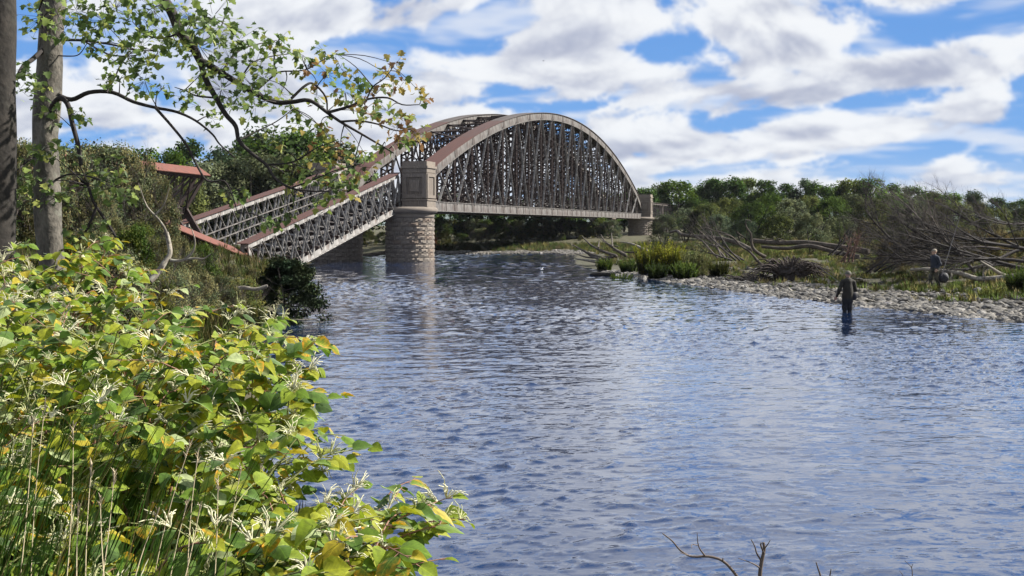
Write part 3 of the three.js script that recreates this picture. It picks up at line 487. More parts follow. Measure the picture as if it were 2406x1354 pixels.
function plant(name, kd, px, top, D, wf, tone, label, category, group, sink = 0) {
  const x = (px - 1203) / LENS * D, gy = ground(x, -D) - sink, H = EYE + (533 - top) / LENS * D - gy, t = thing(name, label, category, V(x, gy, -D), group), v = KIND[kd][(TR() * KIND[kd].length) | 0];
  part('trunk', v.trunk, kd === 'scrub' ? M.twigGrey : M.twigDark, t); part('crown', v.crown, CROWN[tone], t);
  t.rotation.y = TR() * 6.283; t.scale.set(H * wf, H, H * wf * (0.85 + TR() * 0.3)); return t;
}
// wood on the right bank: tall trees behind, willows in front
const WOOD = 'trees of the wood behind the gravel bar', WILL = 'willows at the edge of the gravel bar';
plant('broadleaf_tree', 'broad', 1588, 424, 236, 1.1, 'lime', 'bright green rounded tree just right of the far bridge tower', 'tree');
for (const [px, top, D, wf, tone] of [[1515, 441, 250, 1.1, 'deep'], [1548, 432, 262, 0.9, 'olive'], [1636, 440, 250, 1, 'mid'], [1672, 419, 240, 1, 'deep'], [1712, 414, 236, 1.1, 'deep'], [1752, 418, 240, 1, 'olive'], [1800, 424, 232, 1.1, 'mid'], [1846, 432, 240, 1, 'deep'], [1885, 421, 236, 0.8, 'blue'], [1920, 424, 230, 0.9, 'mid'], [1962, 430, 236, 1, 'deep'], [2000, 421, 230, 1, 'olive'], [2046, 420, 226, 1.1, 'mid'], [2092, 432, 232, 1, 'deep'], [2140, 437, 228, 1.1, 'mid'], [2190, 446, 240, 1, 'olive'], [2230, 450, 236, 1.1, 'mid'], [2286, 446, 228, 0.8, 'blue'], [2340, 464, 240, 1.1, 'deep'], [2392, 466, 230, 1.2, 'mid'], [2450, 462, 230, 1.2, 'deep']])
  plant('broadleaf_tree', 'broad', px, top, D, wf, tone, 'dense green broadleaf tree in the wood behind the gravel bar', 'tree', WOOD);
for (const [px, top, D, wf, tone] of [[1640, 470, 178, 1.3, 'mid'], [1610, 492, 150, 1.2, 'grey'], [1660, 480, 150, 1.2, 'olive'], [1712, 466, 160, 1.2, 'olive'], [1765, 470, 148, 1.2, 'mid'], [1810, 458, 158, 1.2, 'lime'], [1858, 468, 146, 1.2, 'grey'], [1905, 462, 152, 1.2, 'olive'], [1950, 464, 140, 1.3, 'mid'], [2000, 458, 150, 1.2, 'grey'], [2046, 462, 140, 1.2, 'olive'], [2090, 456, 146, 1.2, 'mid'], [2140, 466, 132, 1.2, 'grey'], [2190, 470, 138, 1.2, 'brown'], [2240, 474, 130, 1.3, 'olive'], [2290, 478, 134, 1.2, 'brown'], [2340, 484, 128, 1.3, 'olive'], [2392, 486, 130, 1.2, 'grey'], [2440, 480, 130, 1.2, 'olive'], [1560, 505, 140, 1.2, 'grey'], [1690, 505, 122, 1.3, 'blue'], [1750, 512, 118, 1.3, 'blue'], [1830, 506, 118, 1.3, 'olive'], [1975, 506, 112, 1.4, 'grey'], [2040, 512, 106, 1.3, 'brown'], [2110, 505, 104, 1.3, 'olive'], [2180, 512, 100, 1.3, 'brown'], [2260, 516, 98, 1.3, 'olive'], [2340, 522, 96, 1.3, 'brown'], [2410, 520, 96, 1.3, 'grey']])
  plant('willow_tree', 'willow', px, top, D, wf, tone, 'bushy willow in the thicket at the edge of the gravel bar', 'tree', WILL);
plant('round_willow', 'willow', 1905, 502, 96, 1.25, 'pale', 'pale rounded willow bush behind the long drift logs', 'bush');
// trees seen through and under the arch
for (const [px, top, D, wf, tone] of [[1010, 452, 172, 1, 'mid'], [1052, 448, 180, 1.1, 'deep'], [1096, 462, 172, 1.1, 'blue'], [1140, 466, 178, 1.1, 'deep'], [1186, 462, 172, 1.1, 'mid'], [1232, 470, 176, 1.1, 'deep'], [1276, 468, 180, 1.1, 'blue'], [1320, 462, 250, 1.2, 'mid'], [1368, 456, 256, 1.2, 'deep'], [1418, 452, 250, 1.2, 'olive'], [1466, 446, 256, 1.2, 'mid'], [960, 440, 176, 1, 'blue'], [1340, 488, 216, 1.5, 'lime'], [1440, 486, 222, 1.5, 'deep']])
  plant('bank_tree', 'broad', px, top, D, wf, tone, 'shaded tree on the far bank seen under and through the arch', 'tree', 'trees behind the arch');
for (const [px, top, D, tone] of [[1040, 545, 150, 'olive'], [1085, 548, 148, 'deep'], [1130, 536, 152, 'grey'], [1180, 550, 150, 'deep'], [1225, 548, 150, 'olive'], [1275, 552, 156, 'deep'], [1320, 550, 160, 'mid'], [1365, 553, 160, 'olive'], [900, 545, 146, 'deep'], [860, 540, 142, 'olive'], [820, 540, 140, 'deep'], [780, 545, 140, 'deep'], ...[...Array(16)].map((_, k) => [1030 + k * 27, 512 + (k * 37 % 11), 164 + (k * 53 % 9), ['deep', 'olive', 'mid', 'blue'][k % 4]])])
  plant('bank_bush', 'scrub', px, top, D, 1.3, tone, 'low bush above the far shingle under the arch', 'bush', 'bushes on the far bank');
plant('pink_shrub', 'shrub', 1006, 549, 140, 1.2, 'red', 'pinkish shrub beside the nearest pier on the far bank', 'bush');
// left bank, beyond the fallen spans
for (const [px, top, D, wf, tone] of [[520, 348, 140, 0.95, 'blue'], [575, 330, 146, 0.95, 'mid'], [630, 300, 150, 0.95, 'blue'], [690, 306, 146, 1, 'mid'], [742, 318, 150, 0.95, 'deep'], [795, 338, 148, 0.9, 'blue'], [840, 372, 150, 0.9, 'mid'], [455, 330, 150, 0.95, 'deep'], [400, 352, 146, 0.9, 'lime'], [330, 350, 150, 1, 'deep'], [250, 345, 150, 1, 'mid'], [180, 350, 150, 1, 'deep'], [90, 340, 150, 1, 'mid'], [10, 345, 150, 1, 'deep']])
  plant('bank_tree', 'broad', px, top, D, wf, tone, 'tree on the left bank beyond the collapsed girders', 'tree', 'trees beyond the collapsed girders');
for (const [px, top, D, wf, tone] of [[470, 385, 118, 1, 'grey'], [530, 375, 122, 1, 'pale'], [590, 368, 120, 1.05, 'grey'], [650, 362, 124, 1, 'grey'], [712, 372, 122, 1, 'olive'], [770, 390, 124, 1, 'blue'], [430, 400, 112, 1, 'olive'], [380, 405, 112, 1, 'grey']])
  plant('willow_tree', 'willow', px, top, D, wf, tone, 'grey green willow behind the tilted lattice girder', 'tree', 'willows behind the tilted girder');
for (const [px, top, D, wf, tone] of [[215, 342, 58, 0.75, 'grey'], [275, 348, 56, 0.8, 'grey'], [330, 372, 58, 0.7, 'grey'], [375, 420, 58, 0.6, 'grey'], [150, 340, 54, 0.8, 'grey'], [80, 338, 52, 0.8, 'grey'], [20, 335, 50, 0.8, 'grey'], [-50, 335, 50, 0.8, 'grey'], [300, 440, 48, 0.8, 'grey'], [230, 450, 44, 0.8, 'grey']])
  plant('scrub_willow', 'scrub', px, top, D, wf, tone, 'grey green scrub willow on the left bank behind the grey trunk', 'bush', 'scrub behind the grey trunk');
for (const [px, top, D, wf, tone] of [[300, 545, 30, 0.9, 'mid'], [215, 540, 26, 0.9, 'grey'], [370, 560, 34, 0.9, 'grey'], [435, 588, 42, 0.9, 'grey'], [490, 612, 46, 1.0, 'pale'], [545, 622, 50, 1.2, 'grey'], [592, 630, 52, 1.2, 'pale'], [160, 560, 22, 0.9, 'olive'], [260, 600, 22, 1.0, 'grey'], [340, 620, 24, 0.9, 'olive'], [400, 632, 27, 0.9, 'grey'], [460, 640, 30, 0.9, 'grey'], [520, 650, 32, 0.9, 'grey'], [570, 652, 34, 0.9, 'olive'], [470, 572, 40, 0.7, 'mid'], [420, 560, 38, 0.7, 'grey'], [640, 640, 46, 1.0, 'mid'], [330, 530, 36, 0.8, 'mid'], [255, 510, 34, 0.8, 'grey']])
  plant('bank_scrub', 'scrub', px, top, D, wf, tone, 'low scrub on the left bank below the fallen red girder', 'bush', 'scrub below the fallen girder', 0.1);
// the holly-like evergreen that hangs over the water
{
  const t = thing('evergreen_bush', 'dark glossy evergreen bush hanging over the water beside the fallen girder', 'bush', V(-6.75, -0.05, -36));
  const mk = (seed) => foliageGeo({ seed, lumps: 120, leaves: 15000, base: 0.0, env: round(0.55, -0.9, 1.1), lumpR: [0.07, 0.13], L: 0.036, W: 0.013, tones: [[1, 1, 1], [0.8, 0.95, 1], [1.2, 1.1, 0.9]] });
  part('trunk', trunkGeo(31, { base: 0.1, r0: 0.014, stems: 4, spread: 0.5, limbs: 5 }), M.twigGrey, t); part('crown', mk(930), mat({ color: rgb(0.20, 0.28, 0.165), vertexColors: true, roughness: 0.4, transmission: 0.15, thickness: 0, side: THREE.DoubleSide }), t);
  t.scale.set(2.1, 2.05, 2.1);
}
for (const [px, top, D] of [[2090, 560, 68], [2150, 548, 70], [2215, 545, 69], [2280, 540, 70], [2345, 545, 68], [2410, 540, 70]]) plant('bramble_thicket', 'scrub', px, top, D, 1.1, 'brown', 'brownish thicket behind the heap of bare fallen trees', 'bush', 'thickets behind the fallen trees');
// green shrubs on the point of the gravel bar
const PT = 'shrubs on the point of the gravel bar';
for (const [px, top, D, wf, tone, l] of [[1525, 549, 70, 0.62, 'gold', 'yellow green leafy shrub, left of the tall ones on the gravel point'], [1578, 552, 69, 0.7, 'gold', 'tall bright shrub in the middle of the gravel point'], [1632, 568, 67, 0.8, 'pale', 'pale shrub with upright stems, right of the gravel point'], [1420, 598, 78, 0.9, 'lime', 'low green shrub at the tip of the gravel point by drift branches'], [1478, 600, 74, 1.0, 'mid', 'dark low shrub between the tip and the tall shrubs'], [1545, 606, 66, 1.0, 'deep', 'dark green shrub in front of the tall bright ones'], [1610, 604, 65, 1.1, 'mid', 'dark green shrub in front of the pale upright one'], [1459, 634, 66.5, 1.3, 'lime', 'small round tuft standing in the water beside a floating log'], [1690, 600, 66, 1.0, 'olive', 'dull olive shrub against the drift branches'], [2398, 612, 47, 0.8, 'mid', 'green bush at the right edge behind the pale log'], [2330, 662, 45, 1.2, 'olive', 'low green bush beneath the pale log'], [2250, 655, 52, 1.2, 'mid', 'low weeds behind the walking angler'], [2120, 628, 60, 1.1, 'deep', 'low dark weeds left of the walking angler']])
  plant('riverside_shrub', 'herb', px, top, D, wf, tone, l, 'bush', PT, 0.05);

// ------------------------------------------------------------------ drift wood
const VR = rand(999);
function path(list, D0, D1) { return list.map(([x, y], k) => at(x, y, lerp(D0, D1 ?? D0, list.length > 1 ? k / (list.length - 1) : 0))); }
function log(name, label, list, D0, D1, r0, r1, m, group, stubs = []) {
  const t = thing(name, label, 'driftwood', null, group), P = path(list, D0, D1), g = new GB(); g.tube(P, P.map((_, k) => lerp(r0, r1, k / (P.length - 1)) * (0.9 + VR() * 0.2)), 9, 3); part('trunk', g.geo(), m, t);
  for (const [sl, ra, rb] of stubs) { const Q = path(sl, D0 + (D1 - D0) * 0.5), h = new GB(); h.tube(Q, Q.map((_, k) => lerp(ra, rb, k / (Q.length - 1))), 6, 3); part('branch', h.geo(), m, t); }
  return t;
}
log('drift_log', 'long grey drift log lying across the bar behind the root plate', [[1770, 566], [1830, 571], [1890, 570], [1950, 578], [2010, 586], [2040, 592]], 78, 74, 0.14, 0.20, M.deadWood, null, [[[[1795, 570], [1800, 562], [1828, 567]], 0.07, 0.03], [[[1830, 569], [1826, 561], [1850, 568]], 0.07, 0.03]]);
log('drift_log', 'second drift log just in front of the long one, darker', [[1790, 580], [1850, 584], [1900, 578], [1960, 592], [2020, 604]], 75, 72, 0.10, 0.16, M.deadWood, null);
log('drift_log', 'grey fallen trunk with stubs behind the bright shrubs', [[1575, 546], [1592, 543], [1602, 551], [1640, 556], [1690, 560], [1735, 572], [1765, 588]], 84, 76, 0.09, 0.16, M.deadWood, null, [[[[1618, 555], [1624, 547], [1630, 553]], 0.06, 0.02], [[[1646, 556], [1645, 545], [1652, 552]], 0.06, 0.02]]);
log('drift_snag', 'bare snag with an upright hooked branch above the root plate', [[1799, 605], [1780, 594], [1770, 584], [1766, 571], [1764, 549], [1753, 532], [1753, 517]], 66, 66, 0.12, 0.03, M.deadWood, null, [[[[1753, 517], [1763, 519], [1766, 524]], 0.04, 0.015], [[[1766, 571], [1740, 552], [1732, 545]], 0.05, 0.02]]);
log('drift_snag', 'long thin bare branch reaching left from the root plate', [[1800, 630], [1784, 617], [1762, 592], [1741, 578], [1720, 557], [1697, 547], [1676, 542], [1658, 535]], 65, 68, 0.09, 0.02, M.deadWood, null, [[[[1720, 557], [1705, 552], [1690, 552]], 0.05, 0.02]]);
log('pale_log', 'pale barkless log with a raised branch lying by the walking angler', [[2139, 634], [2184, 632.5], [2218, 637], [2258, 643], [2295, 655], [2342, 654.5], [2373, 652], [2420, 645], [2470, 640]], 54.6, 52, 0.06, 0.17, M.paleWood, null, [[[[2372, 652], [2350, 643], [2333, 632], [2304, 614]], 0.11, 0.05], [[[2312, 656], [2311, 640], [2313, 634]], 0.05, 0.03], [[[2235, 641], [2236, 650], [2233, 656]], 0.04, 0.02]]);
log('floating_log', 'dark log floating off the tip of the gravel point', [[1388, 646], [1410, 644.5], [1445, 646]], 71, 70, 0.10, 0.13, M.barkDark, null);
log('shore_log', 'thin pale trunk lying along the far shore behind the nearest pier', [[742, 598], [790, 603], [850, 601], [905, 594]], 121, 119, 0.12, 0.2, M.deadWood, null);
{
  const t = thing('drift_tree', 'washed up tree with bare grey branches at the tip of the gravel bar', 'driftwood', null);
  for (const [l, r] of [[[[1367, 555], [1390, 577], [1420, 592], [1448, 602]], 0.12], [[[1412, 552], [1420, 566], [1435, 578], [1450, 589], [1470, 600]], 0.12], [[[1437, 548], [1438, 562], [1439, 580]], 0.07], [[[1408, 564], [1406, 582]], 0.07], [[[1346, 576], [1372, 590], [1395, 600], [1430, 612]], 0.13], [[[1457, 569], [1470, 570], [1490, 575], [1520, 590]], 0.09], [[[1440, 588], [1472, 593], [1510, 595], [1528, 608]], 0.12], [[[1352, 608], [1380, 612], [1420, 618]], 0.14], [[[1350, 595], [1375, 604], [1400, 606], [1440, 604]], 0.1], [[[1375, 588], [1385, 600], [1410, 610]], 0.09], [[[1400, 552], [1425, 572], [1452, 580]], 0.05]]) { const P = path(l, 92, 86), g = new GB(); g.tube(P, P.map((_, k) => r * (0.35 + 0.75 * k / (P.length - 1))), 6, 3); part('branch', g.geo(), VR() < 0.4 ? M.paleWood : M.deadWood, t); }
}
{ // upturned roots, dark with earth
  const t = thing('root_plate', 'dark upturned root plate of a fallen tree on the gravel bar', 'driftwood', V(14.2, 0.2, -61)), r = rand(71), g = new GB();
  const core = new THREE.IcosahedronGeometry(1, 4), cp = core.attributes.position; for (let k = 0; k < cp.count; k++) { const v = V(cp.getX(k), cp.getY(k), cp.getZ(k)), f = 0.8 + 0.35 * noise(v.x * 2.3, v.y * 2.3, v.z * 2.3) + 0.18 * noise(v.x * 7, v.y * 7, v.z * 7); cp.setXYZ(k, v.x * f * 1.05, v.y * f * 0.62 + 0.3, v.z * f * 0.7); } core.computeVertexNormals(); part('earth', core, mat({ color: rgb(0.030, 0.023, 0.020), roughness: 1 }), t);
  for (let k = 0; k < 130; k++) { const a = r() * 3.4 - 0.15, b = (r() - 0.5) * 1.4, l = 0.6 + r() * 1.3, p = V(Math.cos(a) * 0.5, Math.sin(a) * 0.3 + 0.2, b * 0.5), q = V(Math.cos(a) * (0.6 + l), Math.abs(Math.sin(a)) * (0.2 + l * 0.62) * (0.6 + r() * 0.5), b * (0.6 + l * 0.5)), m = p.clone().lerp(q, 0.5).add(V((r() - 0.5) * 0.4, 0.2 + r() * 0.25, (r() - 0.5) * 0.4)); g.tube([p, m, q.add(V(0, -0.25 * r(), 0))], [0.05 + r() * 0.04, 0.035, 0.01], 4, 4); }
  const rt = part('roots', g.geo(), mat({ color: rgb(0.055, 0.043, 0.037), roughness: 1 }), t); rt.userData.kind = 'stuff';
  const t2 = thing('root_mat', 'low dark mat of flood wrack left of the root plate', 'driftwood', V(12.6, 0.1, -61.5)), g2 = new GB();
  for (let k = 0; k < 140; k++) { const a = r() * 6.283, d = Math.sqrt(r()) * 1.5, p = V(Math.cos(a) * d, 0.02 + 0.4 * (1 - d / 1.5) * r(), Math.sin(a) * d * 0.6), b = r() * 6.283, l = 0.3 + r() * 0.6, q = p.clone().add(V(Math.cos(b) * l, (r() - 0.3) * 0.3, Math.sin(b) * l)); g2.tube([p, p.clone().lerp(q, 0.5).add(V(0, 0.08, 0)), q], [0.03, 0.022, 0.008], 4, 2); }
  const w = part('wrack', g2.geo(), M.twigDark, t2); w.userData.kind = 'stuff';
}
// bare fallen trees: limbs that fork again and again
function bare(g, p, dir, len, r, depth, rn, o) {
  const n = depth > 2 ? 5 : 4, pts = [p.clone()], rad = [r], d = dir.clone(), q = p.clone();
  for (let k = 1; k <= n; k++) { d.add(V((rn() - 0.5) * o.wander, (rn() - 0.5) * o.wander + o.lift, (rn() - 0.5) * o.wander)).normalize(); q.addScaledVector(d, len / n); pts.push(q.clone()); rad.push(r * (1 - 0.75 * k / n)); }
  g.tube(pts, rad, depth > 2 ? 6 : depth > 1 ? 4 : 3, depth > 1 ? 2 : 1);
  if (depth <= 0) return;
  const c = o.kids[depth] ?? 3;
  for (let k = 0; k < c; k++) {
    const t = 0.25 + 0.75 * (k + rn()) / c, j = Math.min(n - 1, Math.floor(t * n)), a = pts[j].clone().lerp(pts[Math.min(n, j + 1)], t * n - j), nd = pts[Math.min(n, j + 1)].clone().sub(pts[j]).normalize().add(V((rn() - 0.5) * o.fork, (rn() - 0.5) * o.fork + o.rise, (rn() - 0.5) * o.fork)).normalize();
    bare(g, a, nd, len * (0.34 + rn() * 0.26) * (1.1 - t * 0.4), r * (0.3 + rn() * 0.15) * (1.15 - 0.5 * t), depth - 1, rn, o);
  }
}
const DEAD = 'bare fallen trees on the gravel bar';
for (const [px, py, D, dx, dy, dz, len, r, m, l, lift, rise, seed] of [
  [2290, 640, 57, -0.62, 0.72, 0.0, 5.6, 0.09, 'twigGrey', 'bare fallen tree whose thin crown arches up against the sky', 0.02, 0.12, 1],
  [2480, 600, 58, -0.97, 0.05, 0.05, 7.5, 0.12, 'twigDark', null, 0.0, 0.1, 2], [2520, 570, 60, -0.97, 0.03, 0.0, 8.0, 0.11, 'twigDark', null, 0.0, 0.08, 3], [2460, 640, 56, -0.95, 0.14, 0.1, 7.0, 0.10, 'twigDark', null, 0.01, 0.1, 4], [2540, 535, 62, -0.98, -0.02, 0.0, 6.5, 0.08, 'twigDark', null, 0.0, 0.08, 5],
  [2180, 622, 60, -0.86, 0.30, 0.1, 4.8, 0.10, 'twigDark', null, 0.0, 0.1, 6], [2400, 630, 60, -0.90, 0.28, 0.0, 6.0, 0.11, 'twigDark', null, 0.0, 0.12, 7], [2440, 620, 54, -0.95, 0.16, 0.0, 6.0, 0.10, 'twigDark', null, 0.0, 0.08, 8], [2330, 625, 58, -0.9, 0.25, 0.05, 5.5, 0.10, 'twigDark', null, 0.0, 0.1, 10], [2230, 618, 58, -0.92, 0.22, 0.05, 4.6, 0.07, 'twigDark', null, 0.0, 0.1, 12], [2270, 600, 61, -0.94, 0.1, 0.0, 5.0, 0.07, 'twigDark', null, 0.0, 0.1, 13], [2350, 585, 60, -0.95, 0.05, 0.0, 5.5, 0.07, 'twigGrey', null, 0.0, 0.1, 14], [2420, 560, 62, -0.95, 0.02, 0.0, 5.5, 0.07, 'twigDark', null, 0.0, 0.1, 15], [2380, 610, 57, -0.9, 0.1, 0.0, 5.0, 0.08, 'twigDark', null, 0.0, 0.1, 16], [2460, 600, 63, -0.9, 0.2, 0.0, 6.5, 0.10, 'twigDark', null, 0.0, 0.1, 11],
]) {
  const t = thing('fallen_tree', l ?? 'bare dark fallen tree in the heap of branches on the gravel bar', 'fallen tree', null, DEAD), g = new GB();
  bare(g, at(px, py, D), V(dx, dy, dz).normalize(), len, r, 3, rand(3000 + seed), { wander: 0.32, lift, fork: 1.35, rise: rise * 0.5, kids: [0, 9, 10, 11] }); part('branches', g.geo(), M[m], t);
}
for (const [px, py, D, dx, dy, len, l] of [[1735, 612, 70, -0.8, 0.45, 3.2, 'brown brushwood between the bright shrubs and the root plate'], [1990, 616, 66, 0.3, 0.9, 1.6, 'reddish brown dead brush behind the wading angler'], [2050, 640, 62, 0.75, 0.5, 3.4, 'dark brushwood leaning right behind the wading angler'], [1700, 606, 74, -0.5, 0.6, 2.6, 'grey brushwood beside the pale shrub'], [1960, 600, 70, 0.6, 0.5, 2.4, 'dark ball of brushwood at the end of the long drift log']]) {
  const t = thing('brushwood', l, 'driftwood', null), g = new GB(); for (let k = 0; k < 4; k++) bare(g, at(px + k * 9 - 14, py, D + k * 0.4), V(dx + VR() * 0.5 - 0.25, dy, VR() - 0.5).normalize(), len, 0.06, 2, rand(px + k), { wander: 0.4, lift: 0, fork: 1.5, rise: 0.1, kids: [0, 6, 8] }); part('twigs', g.geo(), l.startsWith('reddish') ? mat({ color: rgb(0.14, 0.075, 0.055) }) : l.startsWith('grey') ? M.twigGrey : M.twigDark, t);
}
// pale dead branch on the left bank
log('dead_branch', 'pale dead forked branch standing among the left bank scrub', [[352, 660], [370, 642], [386, 618], [399, 597], [397, 573], [391, 547]], 21, 21.4, 0.06, 0.035, M.paleWood, null, [[[[400, 612], [410, 613], [434, 610], [452, 592], [458, 568], [450, 538]], 0.038, 0.008], [[[434, 610], [455, 607], [479, 608], [495, 597]], 0.028, 0.008], [[[397, 573], [388, 540], [372, 515], [345, 485], [325, 430]], 0.03, 0.006], [[[365, 505], [385, 480], [398, 440]], 0.016, 0.005]]);
log('dead_branch', 'short white barkless branch poking out of the evergreen bush', [[552, 678], [575, 676], [600, 680], [628, 672]], 33, 33, 0.06, 0.05, M.paleWood, null);
log('dead_branch', 'thin bare branch trailing at the foot of the evergreen bush', [[575, 745], [620, 750], [690, 752], [745, 752]], 35, 34.5, 0.03, 0.02, M.paleWood, null);

// ------------------------------------------------------------------ shingle
{
  const r = rand(12), base = (seed) => { const g = new THREE.IcosahedronGeometry(1, 1), p = g.attributes.position, q = rand(seed), o = [q() * 9, q() * 9, q() * 9]; for (let k = 0; k < p.count; k++) { const f = 0.8 + 0.4 * noise(p.getX(k) * 1.3 + o[0], p.getY(k) * 1.3 + o[1], p.getZ(k) * 1.3 + o[2]); p.setXYZ(k, p.getX(k) * f, p.getY(k) * f, p.getZ(k) * f); } g.computeVertexNormals(); return g; };
  const sm = mat({ color: rgb(1, 1, 1), roughness: 0.9, bumpMap: bumpRough, bumpScale: 0.01 });
  const fill = (name, n, pick, seed) => {
    const im = new THREE.InstancedMesh(base(seed), sm, n), m = new THREE.Matrix4(), e = new THREE.Euler(), q = new THREE.Quaternion(), c = new THREE.Color(); let k = 0, tries = 0;
    while (k < n && tries++ < n * 40) { const s = pick(); if (!s) continue; const [x, z, size] = s, y = ground(x, z); e.set((r() - 0.5) * 0.5, r() * 6.283, (r() - 0.5) * 0.5); q.setFromEuler(e); m.compose(V(x, y + size * 0.12, z), q, V(size * (0.7 + r() * 0.6), size * (0.3 + r() * 0.3), size * (0.6 + r() * 0.4))); im.setMatrixAt(k, m); const b = r() < 0.35 ? 0.035 + r() * 0.06 : 0.085 + r() * r() * 0.21, t = r(); c.setRGB(b * (0.92 + t * 0.1), b * (0.88 + t * 0.04), b * (0.82 - t * 0.06)); im.setColorAt(k, c); k++; }
    im.count = k; im.name = name; sh(im); scene.add(im); im.userData = { label: name === 'shingle' ? 'grey and cream shingle along the edge of the gravel bar' : 'pale shingle strip on the far shore under the arch', category: 'shingle', kind: 'stuff' };
  };
  const along = () => { const t = r(), i = 8 + Math.floor(Math.pow(t, 0.75) * 5), a = SHORE_R[i], b = SHORE_R[i + 1] ?? a, f = r(); return [lerp(a[0], b[0], f), lerp(a[1], b[1], f)]; };
  fill('shingle', 19000, () => { const [x, z] = along(), X = x + Math.pow(r(), 1.6) * 9 - 0.5, Z = z + (r() - 0.5) * 3; const [d, left] = shore(X, Z); if (left || d < -0.5 || d > 9 || r() < d / 13 - 0.1) return null; return [X, Z, 0.035 + Math.pow(r(), 4) * 0.24]; }, 3);
  fill('far_shingle', 5000, () => { const X = -9 + r() * 18, Z = -124 - r() * 16, [d] = shore(X, Z); return d < -0.1 || d > 5 ? null : [X, Z, 0.1 + r() * 0.15]; }, 5);
  const big = base(9);
  for (let k = 0; k < 36; k++) { const [x, z] = along(), [d, left] = shore(x + 0.4, z); if (left) continue; const o = single('cobble', big, k % 3 ? mat({ color: rgb(0.26, 0.25, 0.23), roughness: 0.9 }) : mat({ color: rgb(0.13, 0.12, 0.12), roughness: 0.8 }), 'larger cobble lying at the waterline of the gravel bar', 'stone', 'larger cobbles at the waterline'), s = 0.14 + r() * 0.16; o.position.set(x + 0.2 + r() * 0.8, 0, z); o.position.y = ground(o.position.x, o.position.z) + 0.02; o.scale.set(s, s * 0.45, s * 0.75); o.rotation.y = r() * 6.28; }
}
// grass: tufts of blades on the bar and on the near bank
{ // grass tufts on the bar, each a fan of blades
  const r = rand(61), g = leafGB(), d = V(0, 0, 0), q = V(0, 0, 0); for (let k = 0; k < 22; k++) { const a = r() * 6.283, tl = 0.15 + r() * 0.7, o = r() * 0.25, b = r() * 6.283; d.set(Math.cos(a) * tl, 1, Math.sin(a) * tl).normalize(); q.set(-Math.sin(a), 0, Math.cos(a)); const f = 0.75 + r() * 0.5; g.leaf(Math.cos(b) * o, 0, Math.sin(b) * o, d.x, d.y, d.z, q.x, q.y, q.z, 0.5 + r() * 0.5, 0.022, [f, f, f]); }
  const n = 14000, im = new THREE.InstancedMesh(g.geo(), leafMat(1, 1, 1, 0.3), n), m = new THREE.Matrix4(), c = new THREE.Color(), e = new THREE.Quaternion(), cols = [[0.17, 0.22, 0.06], [0.27, 0.25, 0.09], [0.11, 0.17, 0.05], [0.31, 0.27, 0.14], [0.15, 0.20, 0.06]]; let k = 0;
  for (let tr = 0; tr < 160000 && k < n; tr++) { const D = 40 + r() * 110, px = 1000 + r() * 1420, x = (px - 1203) / LENS * D, z = -D, [dd, left] = shore(x, z); if (left || dd < 2.6 || noise(x * 0.45, 3, z * 0.3) + noise(x * 1.6, 8, z) * 0.4 < 1.4 / dd - 0.28) continue; const s = (0.18 + r() * 0.32) * (D > 100 ? 1.6 : 1); e.setFromAxisAngle(UP, r() * 6.28); m.compose(V(x, ground(x, z) - 0.02, z), e, V(s * 1.3, s, s * 1.3)); im.setMatrixAt(k, m); const w = cols[clamp(Math.floor((noise(x * 0.3, 1, z * 0.3) + 0.5 + (r() - 0.5) * 0.6) * 5), 0, 4)], f = 0.7 + r() * 0.6; c.setRGB(w[0] * f, w[1] * f, w[2] * f); im.setColorAt(k, c); k++; }
  im.count = k; im.name = 'bar_grass'; sh(im); scene.add(im); tag(im, 'yellowish grass growing on the gravel bar', 'grass', null, 'stuff');
  const lb = new THREE.InstancedMesh(g.geo(), im.material, 5200); k = 0;
  for (let tr = 0; tr < 60000 && k < 5200; tr++) { const D = r() < 0.3 ? 4.6 + r() * 7 : 11 + r() * 90, px = -60 + r() * (D < 12 ? 860 : 760), x = (px - 1203) / LENS * D, z = -D, [dd, left] = shore(x, z); if (!left || dd < 0.3) continue; const s = D < 12 ? 0.2 + r() * 0.2 : 0.3 + r() * 0.5; e.setFromAxisAngle(UP, r() * 6.28); m.compose(V(x, ground(x, z) - 0.02, z), e, V(s, s, s)); lb.setMatrixAt(k, m); const w = cols[(r() * 5) | 0], f = 0.7 + r() * 0.5; c.setRGB(w[0] * f, w[1] * f, w[2] * f); lb.setColorAt(k, c); k++; }
  lb.count = k; lb.name = 'bank_grass'; sh(lb); scene.add(lb); tag(lb, 'rough grass and weeds covering the left bank', 'grass', null, 'stuff');
}

